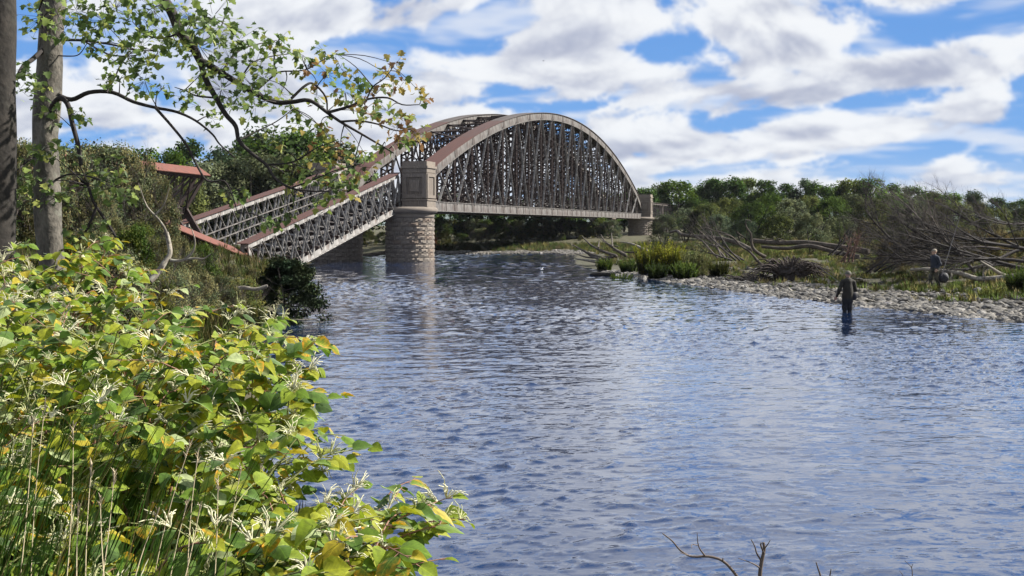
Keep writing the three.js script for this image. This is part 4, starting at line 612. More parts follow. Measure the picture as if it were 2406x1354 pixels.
// ------------------------------------------------------------------ the sycamore on the near bank
const syc = thing('sycamore_tree', 'grey trunked sycamore whose leafy boughs reach over the river', 'tree', null);
const branchPts = [];
function gnarl(geo) { const p = geo.attributes.position, n = geo.attributes.normal; for (let k = 0; k < p.count; k++) { const x = p.getX(k), y = p.getY(k), z = p.getZ(k), d = noise(x * 3, y * 1.3, z * 3) * 0.04 + noise(x * 11, y * 5, z * 11) * 0.012; p.setXYZ(k, x + n.getX(k) * d, y, z + n.getZ(k) * d); } geo.computeVertexNormals(); }
{
  const TRUNK = 14;
  const limb = (name, list, D0, D1, r0, r1, m, n = 7) => {
    const P = path(list, D0, D1), R = P.map((_, k) => lerp(r0, r1, k / (P.length - 1)) * D0 / LENS), g = new GB(); g.tube(P, R, n, 4, name === 'trunk' ? 1 : 2); const geo = g.geo(); if (name === 'trunk') gnarl(geo); part(name, geo, m, syc);
    if (name !== 'trunk') { const c = new THREE.CatmullRomCurve3(P, false, 'centripetal'); for (let k = 1; k <= 24; k++) branchPts.push([c.getPoint(k / 24), lerp(r0, r1, k / 24) * D0 / LENS]); }
  };
  limb('trunk', [[124, 690], [122, 640], [113, 500], [106, 380], [110, 250], [118, 120], [124, -40], [128, -200]], TRUNK, TRUNK, 33, 27, M.bark, 28);
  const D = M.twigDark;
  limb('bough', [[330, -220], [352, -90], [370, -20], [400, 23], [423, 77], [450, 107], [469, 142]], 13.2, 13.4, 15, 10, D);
  limb('bough', [[128, -200], [210, -260], [330, -220]], 14, 13.2, 20, 15, D);
  limb('bough', [[469, 142], [492, 154], [534, 180], [584, 211], [646, 240], [684, 240], [726, 236], [769, 265], [799, 286], [842, 311], [895, 342], [925, 360]], 13.4, 13.0, 8.5, 1.5, D);
  limb('branch', [[799, 286], [842, 284], [888, 292], [930, 307], [965, 305]], 13.1, 12.9, 3, 1, D, 5);
  limb('branch', [[684, 232], [719, 200], [734, 196], [765, 228], [769, 262]], 13.1, 13.3, 3.6, 2, D, 5);
  limb('branch', [[769, 265], [822, 250], [861, 234], [911, 230], [945, 246], [985, 246]], 13.1, 12.8, 4, 1, D, 5);
  limb('branch', [[861, 234], [876, 204], [903, 184], [926, 154]], 13.0, 13.0, 2.2, 1, D, 5);
  limb('branch', [[600, 215], [640, 180], [657, 169], [715, 165], [757, 142], [786, 127]], 13.4, 13.8, 2.8, 1, D, 5);
  limb('branch', [[520, 170], [560, 120], [600, 105], [650, 95]], 13.4, 14.2, 3, 1, D, 5);
  limb('branch', [[560, 195], [590, 150], [625, 135], [690, 125]], 13.4, 13.9, 2.4, 1, D, 5);
  limb('bough', [[469, 142], [484, 188], [507, 230], [530, 269], [553, 296], [561, 330], [592, 361], [626, 388], [646, 419], [684, 442], [726, 449], [775, 450]], 13.4, 12.8, 7.5, 1.4, D);
  limb('branch', [[561, 330], [600, 310], [650, 285], [690, 255]], 13.2, 13.6, 2.2, 1, D, 5);
  limb('branch', [[626, 388], [690, 380], [740, 350], [790, 330]], 13.1, 12.7, 2.6, 1, D, 5);
  limb('branch', [[684, 442], [730, 425], [790, 400], [850, 385]], 12.9, 12.6, 2.2, 1, D, 5);
  limb('branch', [[507, 230], [460, 225], [440, 215], [410, 205]], 13.4, 13.9, 2.6, 1, D, 5);
  limb('branch', [[450, 107], [500, 85], [520, 60], [530, 30]], 13.4, 13.9, 3, 1, D, 5);
  limb('branch', [[423, 77], [380, 90], [340, 80], [310, 50]], 13.4, 14, 3, 1, D, 5);
  limb('bough', [[118, 215], [166, 234], [209, 217], [263, 217], [312, 239], [365, 253], [414, 263], [458, 283], [500, 317], [515, 338], [550, 369]], 14, 13.2, 6, 1.4, D);
  limb('branch', [[365, 253], [404, 297], [438, 341], [463, 390], [488, 426], [527, 426], [546, 461], [557, 500]], 13.5, 13.0, 3.8, 1.2, D, 5);
  limb('branch', [[250, 217], [268, 185], [285, 150], [310, 122], [345, 112]], 13.7, 14.2, 2.6, 1, D, 5);
  limb('branch', [[130, 100], [141, 95], [195, 95], [234, 100], [273, 107], [312, 117], [370, 120]], 14, 13.5, 4.2, 1.2, D, 5);
  limb('branch', [[195, 95], [253, 127], [297, 132], [330, 128]], 13.9, 13.7, 2.4, 1, D, 5);
  limb('branch', [[110, 128], [160, 132], [185, 128], [205, 100]], 14, 13.6, 1.8, 1, D, 5);
  limb('stub', [[118, 262], [126, 244], [141, 231], [158, 244], [170, 292], [183, 341], [190, 388]], 13.8, 13.5, 7, 5, D);
  limb('branch', [[100, 118], [75, 140], [54, 156], [39, 182]], 13.9, 13.4, 6, 4, D, 6);
  limb('branch', [[118, 430], [160, 410], [210, 415], [260, 430]], 14, 13.2, 3, 1.2, D, 5);
  limb('branch', [[205, 430], [219, 473], [253, 526], [292, 590]], 13.3, 13.4, 4, 3, D, 5);
  limb('branch', [[225, 490], [200, 545], [170, 575], [140, 590]], 13.3, 13.4, 3.5, 2.5, D, 5);
  limb('branch', [[100, 360], [70, 375], [40, 400], [10, 420]], 13.9, 13.3, 3, 1.2, D, 5);
  limb('branch', [[110, 80], [90, 40], [100, 0], [120, -40]], 13.8, 13.2, 3, 2, D, 5);
  // five-lobed leaves in three tones and two foldings
  const outline = [[0, 0], [0.10, 0.20], [0.02, 0.46], [0.26, 0.34], [0.42, 0.62], [0.58, 0.30], [0.80, 0.28], [1, 0], [0.80, -0.28], [0.58, -0.30], [0.42, -0.62], [0.26, -0.34], [0.02, -0.46], [0.10, -0.20]];
  const leafGeo = (fold, bend) => { const p = [], u = [], idx = []; const Y = (x, z) => Math.abs(z) * fold - x * x * bend; for (const [x, z] of outline) { p.push(x, Y(x, z), z); u.push(x, z); } p.push(0.42, Y(0.42, 0), 0); u.push(0.42, 0); for (let k = 0; k < 14; k++) idx.push(14, (k + 1) % 14, k); const g = new THREE.BufferGeometry(); g.setAttribute('position', new THREE.Float32BufferAttribute(p, 3)); g.setAttribute('uv', new THREE.Float32BufferAttribute(u, 2)); g.setIndex(idx); g.computeVertexNormals(); return g; };
  const geos = [leafGeo(0.3, 0.25), leafGeo(-0.15, 0.5), leafGeo(0.5, 0.1)];
  const lm = (r, g, b) => mat({ color: rgb(r, g, b), roughness: 0.82, transmission: 0.5, specularIntensity: 0.35, thickness: 0, side: THREE.DoubleSide });
  const tones = [lm(0.14, 0.215, 0.050), lm(0.105, 0.16, 0.042), lm(0.21, 0.28, 0.06), lm(0.08, 0.12, 0.036), lm(0.31, 0.34, 0.075), lm(0.34, 0.26, 0.06), lm(0.22, 0.12, 0.05)];
  const clumps = [[100, 40, 60], [180, 25, 60], [240, 50, 60], [330, 40, 50], [330, 110, 50], [400, 60, 60], [450, 50, 50], [500, 40, 60], [520, 80, 40], [470, 110, 60], [560, 95, 50], [540, 140, 50], [600, 150, 40], [650, 100, 40], [640, 120, 30], [620, 185, 40], [690, 130, 22], [712, 130, 22], [720, 158, 30], [760, 120, 22], [790, 125, 18], [770, 175, 28], [800, 160, 18], [590, 200, 40], [550, 240, 40], [520, 210, 50], [600, 250, 40], [660, 220, 30], [690, 260, 30], [700, 290, 25], [745, 225, 30], [810, 215, 35], [840, 200, 30], [895, 165, 22], [930, 150, 22], [925, 190, 35], [880, 225, 35], [860, 255, 30], [910, 260, 30], [950, 190, 18], [985, 215, 18], [1000, 232, 14], [960, 280, 22], [980, 312, 26], [930, 300, 30], [870, 270, 35], [760, 310, 35], [790, 340, 40], [800, 370, 40], [750, 300, 30], [850, 392, 35], [862, 370, 25], [780, 440, 40], [700, 400, 40], [760, 480, 30], [815, 450, 25], [600, 320, 30], [640, 320, 30], [500, 280, 30], [440, 240, 25], [460, 215, 25], [430, 230, 25], [90, 190, 30], [60, 160, 30], [45, 210, 30], [100, 250, 30], [180, 262, 25], [190, 282, 20], [250, 190, 30], [280, 185, 30], [340, 190, 40], [350, 150, 40], [380, 210, 20], [300, 130, 40], [130, 280, 20], [60, 380, 50], [30, 420, 50], [100, 350, 30], [150, 350, 30], [240, 410, 60], [262, 440, 50], [285, 462, 30], [140, 460, 40], [40, 452, 40], [170, 560, 30], [222, 542, 30], [543, 461, 22], [626, 522, 20], [650, 524, 20], [682, 512, 18], [570, 452, 20], [740, 400, 35], [765, 410, 30], [790, 420, 25], [150, 70, 40], [210, 100, 35], [270, 20, 50], [360, 20, 50], [420, 110, 35], [380, 100, 35], [480, 170, 35], [260, 135, 30], [830, 240, 25], [985, 330, 18], [950, 330, 20], [905, 340, 22], [830, 420, 22], [660, 350, 25], [720, 350, 28], [690, 440, 30], [20, 500, 35], [90, 430, 25]];
  const r = rand(808), all = [], tw = new GB();
  for (const [x, y, R] of clumps) {
    const c = at(x, y, 13.3 + (r() - 0.5) * 1.3), n = Math.round(5 + R * R / 76);
    let best = null, bd = 1e9; for (const b of branchPts) { const d = b[0].distanceTo(c); if (d < bd) { bd = d; best = b; } }
    if (best) { const m = best[0].clone().lerp(c, 0.5).add(V((r() - 0.5) * 0.08, 0.04, (r() - 0.5) * 0.08)); tw.tube([best[0], m, c], [Math.min(best[1], 0.008), 0.005, 0.003], 4, 3); }
    const rw = R * 13.3 / LENS, autumn = clamp((x - 620) / 500, 0, 0.45) * (r() < 0.6 ? 1.5 : 0.3);
    for (let k = 0; k < n; k++) {
      const q = V(r() * 2 - 1, r() * 2 - 1, r() * 2 - 1).multiplyScalar(rw * 0.82), p = c.clone().add(q), L = 0.050 + r() * 0.046;
      const dir = V(q.x * 2 / rw * 0.3 + r() - 0.5, -0.25 + (r() - 0.5) * 1.2, q.z * 2 / rw * 0.3 + r() - 0.5).normalize(), nn = V(r() - 0.5, 0.75 + (r() - 0.5) * 0.6, r() - 0.3); nn.addScaledVector(dir, -nn.dot(dir)).normalize();
      const zz = dir.clone().cross(nn), m4 = new THREE.Matrix4().makeBasis(dir, nn, zz).scale(V(L, L, L)).setPosition(p);
      const tone = r() < autumn ? 5 + (r() < 0.4 ? 1 : 0) : r() < 0.12 + autumn * 0.3 ? 4 : (r() * 4) | 0; all.push([m4, geos[(r() * 3) | 0], tone, L]);
      if (r() < 0.5) tw.tube([c.clone().lerp(p, 0.15), p], [0.0025, 0.0015], 3, 1);
    }
  }
  const ts = part('twigs', tw.geo(), D, syc); ts.userData.kind = 'stuff';
  all.sort((a, b) => b[3] - a[3]);
  for (const [m4, g, t] of all.slice(0, 300)) { const o = part('leaf', g, tones[t], syc); m4.decompose(o.position, o.quaternion, o.scale); }
  const by = {}; for (const [m4, g, t] of all.slice(300)) (by[t] ??= []).push(g.clone().applyMatrix4(m4));
  for (const t in by) { const o = part('foliage', mergeGeometries(by[t]), tones[t], syc); o.userData.kind = 'stuff'; }
}
{
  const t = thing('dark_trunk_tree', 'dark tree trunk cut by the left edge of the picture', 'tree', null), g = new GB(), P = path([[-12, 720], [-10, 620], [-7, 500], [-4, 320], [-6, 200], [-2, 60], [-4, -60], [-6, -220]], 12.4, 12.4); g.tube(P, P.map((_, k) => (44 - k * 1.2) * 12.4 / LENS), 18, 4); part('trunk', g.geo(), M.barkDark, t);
  const h = new GB(), Q = path([[0, 330], [-20, 260], [-60, 180], [-80, 60]], 12.3, 12.6); h.tube(Q, Q.map((_, k) => (16 - k * 2) * 12.4 / LENS), 10, 4); part('limb', h.geo(), M.barkDark, t);
}

// ------------------------------------------------------------------ knotweed on the near bank
const veinTex = (autumn, seed) => dataTex(128, 128, (u, v) => {
  const z = Math.abs(v - 0.5) * 2, rib = Math.exp(-Math.pow(z / 0.035, 2)), side = Math.pow(0.5 + 0.5 * Math.cos((u - z * 0.38) * 2 * Math.PI * 7.5), 14) * (1 - z * 0.5), blot = tiled(u, v, 5, 5, 4, seed), ve = clamp(rib + side * 0.5, 0, 1), f = 0.9 + blot * 0.35;
  if (!autumn) return mixc([0.82 * f, 0.84 * f, 0.80 * f], [1, 1, 0.92], ve * 0.6);
  const t = clamp(z * 0.9 + (u - 0.4) * 0.6 + blot * 1.6, 0, 1); return mixc(mixc([0.42 * f, 0.52 * f, 0.12], [0.84 * f, 0.56 * f, 0.12], t), [0.85, 0.80, 0.35], ve * 0.5);
}, true);
const plain = veinTex(false, 3), turning = veinTex(true, 6), turning2 = veinTex(true, 16);
const kMat = (map, r, g, b, tr = 0.5) => mat({ map, color: rgb(r, g, b), roughness: 0.8, transmission: tr, specularIntensity: 0.3, thickness: 0, side: THREE.DoubleSide });
const KM = [[kMat(plain, 0.25, 0.40, 0.035), 6], [kMat(plain, 0.40, 0.51, 0.035), 8], [kMat(plain, 0.56, 0.58, 0.035), 8], [kMat(plain, 0.16, 0.29, 0.04), 5], [kMat(plain, 0.75, 0.58, 0.04), 2], [kMat(turning, 1.25, 1.25, 1), 2.4], [kMat(turning2, 1, 1.2, 1), 1.5], [kMat(plain, 0.55, 0.62, 0.32, 0.35), 2.2], [kMat(plain, 0.10, 0.19, 0.04), 2]];
const KW = KM.reduce((a, b) => a + b[1], 0), pickK = (r) => { let q = r() * KW; for (const [m, w] of KM) if ((q -= w) < 0) return m; return KM[0][0]; };
const kLeaf = (fold, bend, twist) => {
  const T = [0, 0.06, 0.2, 0.36, 0.52, 0.68, 0.84, 1], Wd = [0.02, 0.30, 0.41, 0.43, 0.39, 0.30, 0.16, 0], p = [], u = [], idx = [];
  T.forEach((t, k) => { for (const s of [-1, -0.5, 0, 0.5, 1]) { const z = s * Wd[k], pleat = (k % 2 ? 1 : -1) * 0.018 * Math.abs(s) * (Wd[k] / 0.4); p.push(t - Math.abs(s) * (k < 2 ? 0.03 : 0), Math.abs(z) * fold - t * t * bend + pleat + z * t * twist, z); u.push(t, 0.5 + z); } });
  for (let k = 0; k < 7; k++) for (let j = 0; j < 4; j++) { const a = k * 5 + j; idx.push(a, a + 1, a + 6, a, a + 6, a + 5); }
  const g = new THREE.BufferGeometry(); g.setAttribute('position', new THREE.Float32BufferAttribute(p, 3)); g.setAttribute('uv', new THREE.Float32BufferAttribute(u, 2)); g.setIndex(idx); g.computeVertexNormals(); return g;
};
const kGeos = [kLeaf(0.35, 0.18, 0), kLeaf(0.15, 0.4, 0.25), kLeaf(0.55, 0.1, -0.2), kLeaf(0.25, 0.3, -0.35), kLeaf(-0.1, 0.35, 0.15), kLeaf(0.7, 0.55, 0.4), kLeaf(-0.3, 0.6, -0.35)];
const sprayGeo = (seed) => { const r = rand(seed), g = new GB(); for (let k = 0; k < 9; k++) { const a = (r() - 0.5) * 2.6, l = 0.035 + r() * 0.075, e = V(Math.sin(a) * l, l * (0.3 + r() * 0.6), Math.cos(a) * l * 0.7), m = e.clone().multiplyScalar(0.55).add(V(0, 0.018, 0)), P = [V(0, 0, 0)], R = [0.0012]; for (let j = 1; j <= 8; j++) { const t = j / 8; P.push(V(0, 0, 0).lerp(m, Math.min(1, t * 2)).lerp(e, Math.max(0, t * 2 - 1)).add(V((r() - 0.5) * 0.004, 0, (r() - 0.5) * 0.004))); R.push((j % 2 ? 0.0034 : 0.0016) * (1.15 - t * 0.6)); } g.tube(P, R, 4, 1); } return g.geo(); };
const sprays = [1, 2, 3, 4].map((k) => sprayGeo(50 + k)), sprayMats = [mat({ color: rgb(0.62, 0.60, 0.40), roughness: 0.9, transmission: 0.25, thickness: 0 }), mat({ color: rgb(0.46, 0.47, 0.22), roughness: 0.9, transmission: 0.25, thickness: 0 })];
const stemMats = [mat({ color: rgb(0.16, 0.17, 0.05), roughness: 0.7 }), mat({ color: rgb(0.20, 0.10, 0.06), roughness: 0.7 })];
function knotweed(base, h, lean, r, label, group) {
  const t = thing('knotweed_plant', label, 'plant', base, group), a = Math.atan2(lean.z, lean.x);
  const P = [V(0, -0.1, 0), V(lean.x * 0.12, h * 0.45, lean.z * 0.12), V(lean.x * 0.45, h * 0.83, lean.z * 0.45), V(lean.x, h, lean.z)], stem = new GB(), basis = new THREE.Matrix4();
  stem.tube(P, [0.009, 0.008, 0.005, 0.002], 5, 4); const main = new THREE.CatmullRomCurve3(P, false, 'centripetal');
  const leafAt = (p, out, size) => {
    const dir = out.clone().add(V((r() - 0.5) * 0.7, -0.15 + (r() - 0.5) * 0.7, (r() - 0.5) * 0.7)).normalize(), n = V((r() - 0.5) * 0.9 + 0.1, 0.8, (r() - 0.5) * 0.9 + 0.25); n.addScaledVector(dir, -n.dot(dir)).normalize();
    const o = part('leaf', kGeos[(r() * 7) | 0], pickK(r), t); o.quaternion.setFromRotationMatrix(basis.makeBasis(dir, n, dir.clone().cross(n))); const q = p.clone().addScaledVector(dir, 0.02); o.position.copy(q); o.scale.set(size, size, size * (0.95 + r() * 0.25)); stem.tube([p, q], [0.0022, 0.0016], 3, 1);
  };
  const sprayAt = (p, out) => { const o = part('flower_spray', sprays[(r() * 4) | 0], sprayMats[r() < 0.72 ? 0 : 1], t), y = V(0, 0.9, 0).add(out).add(V((r() - 0.5) * 0.5, 0, (r() - 0.5) * 0.5)).normalize(), x = V(r() - 0.5, r() - 0.5, r() - 0.5).cross(y).normalize(); o.quaternion.setFromRotationMatrix(basis.makeBasis(x, y, x.clone().cross(y))); o.position.copy(p); const s = 0.5 + r() * 0.6; o.scale.set(s, s, s); };
  let side = 1;
  for (let d = 0.14; d <= 1.0; d += 0.064) {
    const p = main.getPoint(Math.min(1, d)), T = main.getTangent(Math.min(1, d)); side = -side; const b = a + side * (0.7 + r() * 0.9), out = V(Math.cos(b), 0.15, Math.sin(b));
    leafAt(p, out, 0.06 + r() * 0.045);
    if (d > 0.3 && r() < 0.62) {   // a side branch with leaves to left and right
      const l = 0.2 + r() * 0.26, e = p.clone().addScaledVector(out, l).add(V(0, 0.05 + r() * 0.1, 0)), m = p.clone().lerp(e, 0.5).add(V(0, 0.05, 0)), c = new THREE.CatmullRomCurve3([p, m, e]); stem.tube([p, m, e], [0.0038, 0.003, 0.0014], 4, 3);
      let s2 = 1; for (let q = 0.3; q <= 1.01; q += 0.040 / l) { const pp = c.getPoint(Math.min(1, q)); s2 = -s2; const b2 = b + s2 * (0.5 + r() * 0.8), o2 = V(Math.cos(b2), 0.1, Math.sin(b2)); leafAt(pp, o2, (0.048 + r() * 0.042) * (q > 0.9 ? 0.8 : 1)); if (q > 0.3 && d > 0.5 && r() < 0.2) sprayAt(pp, o2.multiplyScalar(0.5)); }
    } else if (d > 0.5 && r() < 0.5) sprayAt(p, T);
  }
  part('stem', stem.geo(), stemMats[r() < 0.65 ? 0 : 1], t);
  return t;
}
{
  const r = rand(2025), xr = [[3.3, -0.38], [4, -0.34], [4.5, -0.68], [5, -0.9], [6, -1.33], [7, -1.95], [8, -2.6], [9.2, -3.3]], yt = [[3.3, 1.98], [4, 1.82], [4.4, 1.93], [4.8, 2.15], [5.2, 2.27], [6, 2.34], [7, 2.45], [8, 2.66], [9.2, 2.76]];
  const curve = (c, D) => { for (let k = 1; k < c.length; k++) if (D <= c[k][0]) return lerp(c[k - 1][1], c[k][1], (D - c[k - 1][0]) / (c[k][0] - c[k - 1][0])); return c[c.length - 1][1]; };
  const KL = { edge: ['knotweed cane leaning out over the water at the right edge of the thicket', 'knotweed canes along the river edge'], near: ['leafy knotweed cane behind the tall grass and dry stalks in the near corner', 'knotweed canes in the near rows'], back: ['knotweed cane at the back of the thicket below the grey trunk', 'knotweed canes in the back rows'], mid: ['yellow green knotweed cane in the middle of the near bank thicket', 'knotweed canes in the middle rows'] };
  for (let D = 3.35; D < 9.2; D += D < 6 ? 0.27 : 0.42) {
    const x1 = curve(xr, D), x0 = -0.46 * D - 0.15;
    for (let x = x1 - r() * 0.12; x > x0; x -= 0.19 + r() * 0.12) {
      const dz = D + (r() - 0.5) * 0.3, edge = x1 - x < 0.3, top = curve(yt, dz) - r() * (edge ? 0.12 : 0.24), lean = edge ? V(0.22 + r() * 0.2, 0, (r() - 0.4) * 0.35) : V((r() - 0.35) * 0.5, 0, (r() - 0.35) * 0.5), bx = x - lean.x * 0.8, bz = -dz - lean.z * 0.8, gy = ground(bx, bz);
      if (top - gy < 0.3) continue; knotweed(V(bx, gy, bz), top - gy, lean, r, ...KL[edge ? 'edge' : D < 4.5 ? 'near' : D < 6.4 ? 'mid' : 'back']);
    }
  }
  // tall green grass and straw in the near corner
  const g = leafGB();
  for (let k = 0; k < 760; k++) { const x = -1.85 + Math.pow(r(), 1.3) * 0.95, D = 2.85 + r() * 0.7, gy = 1.25, l = (0.55 + r() * 0.62) * (x > -1.3 ? 0.8 : 1), lx = 0.08 + r() * 0.2, c = r() < 0.12 ? [0.40, 0.36, 0.16] : [0.12 + r() * 0.08, 0.26 + r() * 0.12, 0.06], n = 5; let p = V(x, gy + r() * 0.25, -D), d = V(lx * 0.3, 1, (r() - 0.5) * 0.2).normalize(); for (let j = 0; j < n; j++) { d.add(V(lx * 0.32, -0.03 * j, 0)).normalize(); const s = V(Math.cos(k * 2.4), 0, Math.sin(k * 2.4)).cross(d).normalize(); g.leaf(p.x, p.y, p.z, d.x, d.y, d.z, s.x, s.y, s.z, l / n * 1.25, 0.0035 * (1.2 - j / n), c); p = p.clone().addScaledVector(d, l / n); } }
  const gr = single('tall_grass', g.geo(), leafMat(1, 1, 1, 0.3), 'tall green grass in the near left corner of the bank', 'grass'); gr.userData.kind = 'stuff';
  for (const [b, tp, D, bend] of [[[70, 1420], [106, 945], 3.2, 12], [[40, 1420], [78, 985], 3.1, -6], [[200, 1430], [215, 1090], 3.0, 8], [[228, 1430], [268, 1110], 3.0, -8], [[250, 1430], [235, 1170], 2.9, 5], [[390, 1430], [440, 1180], 3.1, 10], [[415, 1430], [470, 1190], 3.1, -6], [[440, 1430], [466, 1060], 3.2, 14], [[520, 1430], [566, 1100], 3.3, 8], [[500, 1430], [512, 1130], 3.2, -4], [[300, 1430], [372, 1200], 2.9, 12], [[180, 1430], [184, 1190], 2.9, 4], [[350, 1430], [448, 1040], 3.3, 20], [[150, 1430], [172, 1000], 3.1, -10]]) {
    const P = path([b, [(b[0] * 2 + tp[0]) / 3 - bend * 0.5, (b[1] * 2 + tp[1]) / 3], [(b[0] + tp[0] * 2) / 3 - bend * 0.5, (b[1] + tp[1] * 2) / 3], tp], D, D + 0.1), h = new GB(), t = thing('dry_stalk', 'thin straw coloured dry grass stalk in front of the knotweed', 'plant', null, 'dry stalks in front of the knotweed'); h.tube(P, [0.0017, 0.0015, 0.0012, 0.0008], 5, 4); part('stem', h.geo(), mat({ color: rgb(0.46, 0.38, 0.24), roughness: 0.8 }), t);
    const hd = new GB(), e = P[3]; for (let k = 0; k < 9; k++) { const q = e.clone().lerp(P[2], k * 0.035); hd.tube([q, q.clone().add(V((r() - 0.5) * 0.018, 0.014, (r() - 0.5) * 0.018))], [0.0022, 0.0008], 3, 1); } part('seed_head', hd.geo(), mat({ color: rgb(0.40, 0.33, 0.22), roughness: 0.9 }), t);
  }
  // bare twigs rising at the lower edge
  const tw = (label, lists, D) => { const t = thing('bare_twig', label, 'twig', null), m = mat({ color: rgb(0.10, 0.078, 0.066), roughness: 0.85 }); lists.forEach(([l, ra, rb], k) => { const P = path(l, D, D - 0.05 * k), h = new GB(); h.tube(P, P.map((_, j) => lerp(ra, rb, j / (P.length - 1)) * 0.62), 6, 3); part(k ? 'side_twig' : 'stem', h.geo(), m, t); }); };
  tw('bare forked twig at the bottom edge, leftmost of those over the water', [[[[1790, 1480], [1760, 1400], [1730, 1352], [1698, 1318], [1665, 1308], [1625, 1308], [1600, 1295], [1580, 1272], [1557, 1254]], 0.013, 0.004], [[[1658, 1308], [1642, 1285], [1638, 1252]], 0.006, 0.002], [[[1640, 1282], [1626, 1280], [1625, 1288]], 0.004, 0.002], [[[1622, 1307], [1598, 1299]], 0.004, 0.002], [[[1698, 1320], [1699, 1312]], 0.005, 0.003]], 4.6);
  tw('knobbly bare twig with short spurs at the bottom edge, middle of the three', [[[[1790, 1470], [1786, 1352], [1790, 1320], [1796, 1290], [1794, 1275]], 0.016, 0.009], [[[1790, 1320], [1778, 1300], [1774, 1285], [1765, 1268]], 0.006, 0.003], [[[1786, 1335], [1770, 1325], [1735, 1312]], 0.006, 0.002], [[[1796, 1290], [1804, 1280], [1810, 1270]], 0.005, 0.002], [[[1795, 1300], [1788, 1282], [1789, 1276]], 0.007, 0.004]], 4.7);
  tw('two thin twig tips at the bottom edge, right of the knobbly twig', [[[[1935, 1460], [1928, 1354], [1922, 1335], [1918, 1322]], 0.008, 0.004], [[[1935, 1400], [1950, 1354], [1953, 1338]], 0.006, 0.003]], 4.8);
  tw('hair thin twig at the bottom edge, rightmost over the water', [[[[2148, 1460], [2144, 1354], [2142, 1334], [2126, 1318]], 0.004, 0.002], [[[2142, 1334], [2145, 1326]], 0.003, 0.0015], [[[2135, 1420], [2122, 1354], [2114, 1342]], 0.003, 0.0015]], 4.8);
}

// ------------------------------------------------------------------ people
// bones are tapered capsules [ax,ay,az,ra, bx,by,bz,rb]; joined smoothly and meshed on a grid
function fleshOut(bones, k, cx, cy, cz, half, res) {
  const mc = new MarchingCubes(res, M.twigDark, false, false, 200000); mc.isolation = 0;
  const n = res, h = n / 2; let lo = 0;
  for (let z = 0; z < n; z++) for (let y = 0; y < n; y++) for (let x = 0; x < n; x++) {
    const X = cx + (x - h) / h * half, Y = cy + (y - h) / h * half, Z = cz + (z - h) / h * half; let d = 1e3;
    for (const b of bones) {
      const dx = b[4] - b[0], dy = b[5] - b[1], dz = b[6] - b[2], px = X - b[0], py = Y - b[1], pz = Z - b[2], t = clamp((px * dx + py * dy + pz * dz) / (dx * dx + dy * dy + dz * dz + 1e-9), 0, 1), q = Math.hypot(px - dx * t, py - dy * t, pz - dz * t) - (b[3] + (b[7] - b[3]) * t);
      if (q > d + k) continue; const m = Math.max(k - Math.abs(d - q), 0) / k; d = Math.min(d, q) - m * m * k * 0.25;
    }
    mc.field[z * n * n + y * n + x] = -d;
  }
  mc.update(); const c = mc.count ?? 0, p = new Float32Array(c * 3), q = new Float32Array(c * 3);
  for (let i = 0; i < c; i++) { p[i * 3] = cx + mc.positionArray[i * 3] * half; p[i * 3 + 1] = cy + mc.positionArray[i * 3 + 1] * half; p[i * 3 + 2] = cz + mc.positionArray[i * 3 + 2] * half; const l = Math.hypot(mc.normalArray[i * 3], mc.normalArray[i * 3 + 1], mc.normalArray[i * 3 + 2]) || 1; for (let a = 0; a < 3; a++) q[i * 3 + a] = mc.normalArray[i * 3 + a] / l; }
  const g = new THREE.BufferGeometry(); g.setAttribute('position', new THREE.BufferAttribute(p, 3)); g.setAttribute('normal', new THREE.BufferAttribute(q, 3)); return g;
}
function tint(g, f) { const p = g.attributes.position, c = new Float32Array(p.count * 3); for (let i = 0; i < p.count; i++) c.set(f(p.getX(i), p.getY(i), p.getZ(i)), i * 3); g.setAttribute('color', new THREE.BufferAttribute(c, 3)); return g; }
// a hand at p: palm along d, fingers curling towards c, thumb to side s
function hand(p, d, c, s) {
  const A = (u, v, w) => [p.x + d.x * u + s.x * v + c.x * w, p.y + d.y * u + s.y * v + c.y * w, p.z + d.z * u + s.z * v + c.z * w], bones = [[...A(-0.06, 0, 0), 0.026, ...A(0.03, 0, 0), 0.03], [...A(0.02, 0.022, 0), 0.02, ...A(0.06, 0.026, 0), 0.018], [...A(0.02, -0.022, 0), 0.02, ...A(0.06, -0.026, 0), 0.018]];
  [0.033, 0.011, -0.011, -0.032].forEach((o, i) => { const l = [0.038, 0.043, 0.040, 0.031][i]; bones.push([...A(0.075, o, 0), 0.010, ...A(0.075 + l, o, 0.014), 0.0095], [...A(0.075 + l, o, 0.014), 0.0095, ...A(0.075 + l * 1.1, o, 0.045), 0.008]); });
  bones.push([...A(0.015, 0.035, 0.005), 0.013, ...A(0.055, 0.058, 0.02), 0.011], [...A(0.055, 0.058, 0.02), 0.011, ...A(0.085, 0.048, 0.04), 0.009]);
  return fleshOut(bones, 0.008, p.x + d.x * 0.04, p.y + d.y * 0.04, p.z + d.z * 0.04, 0.15, 72);
}
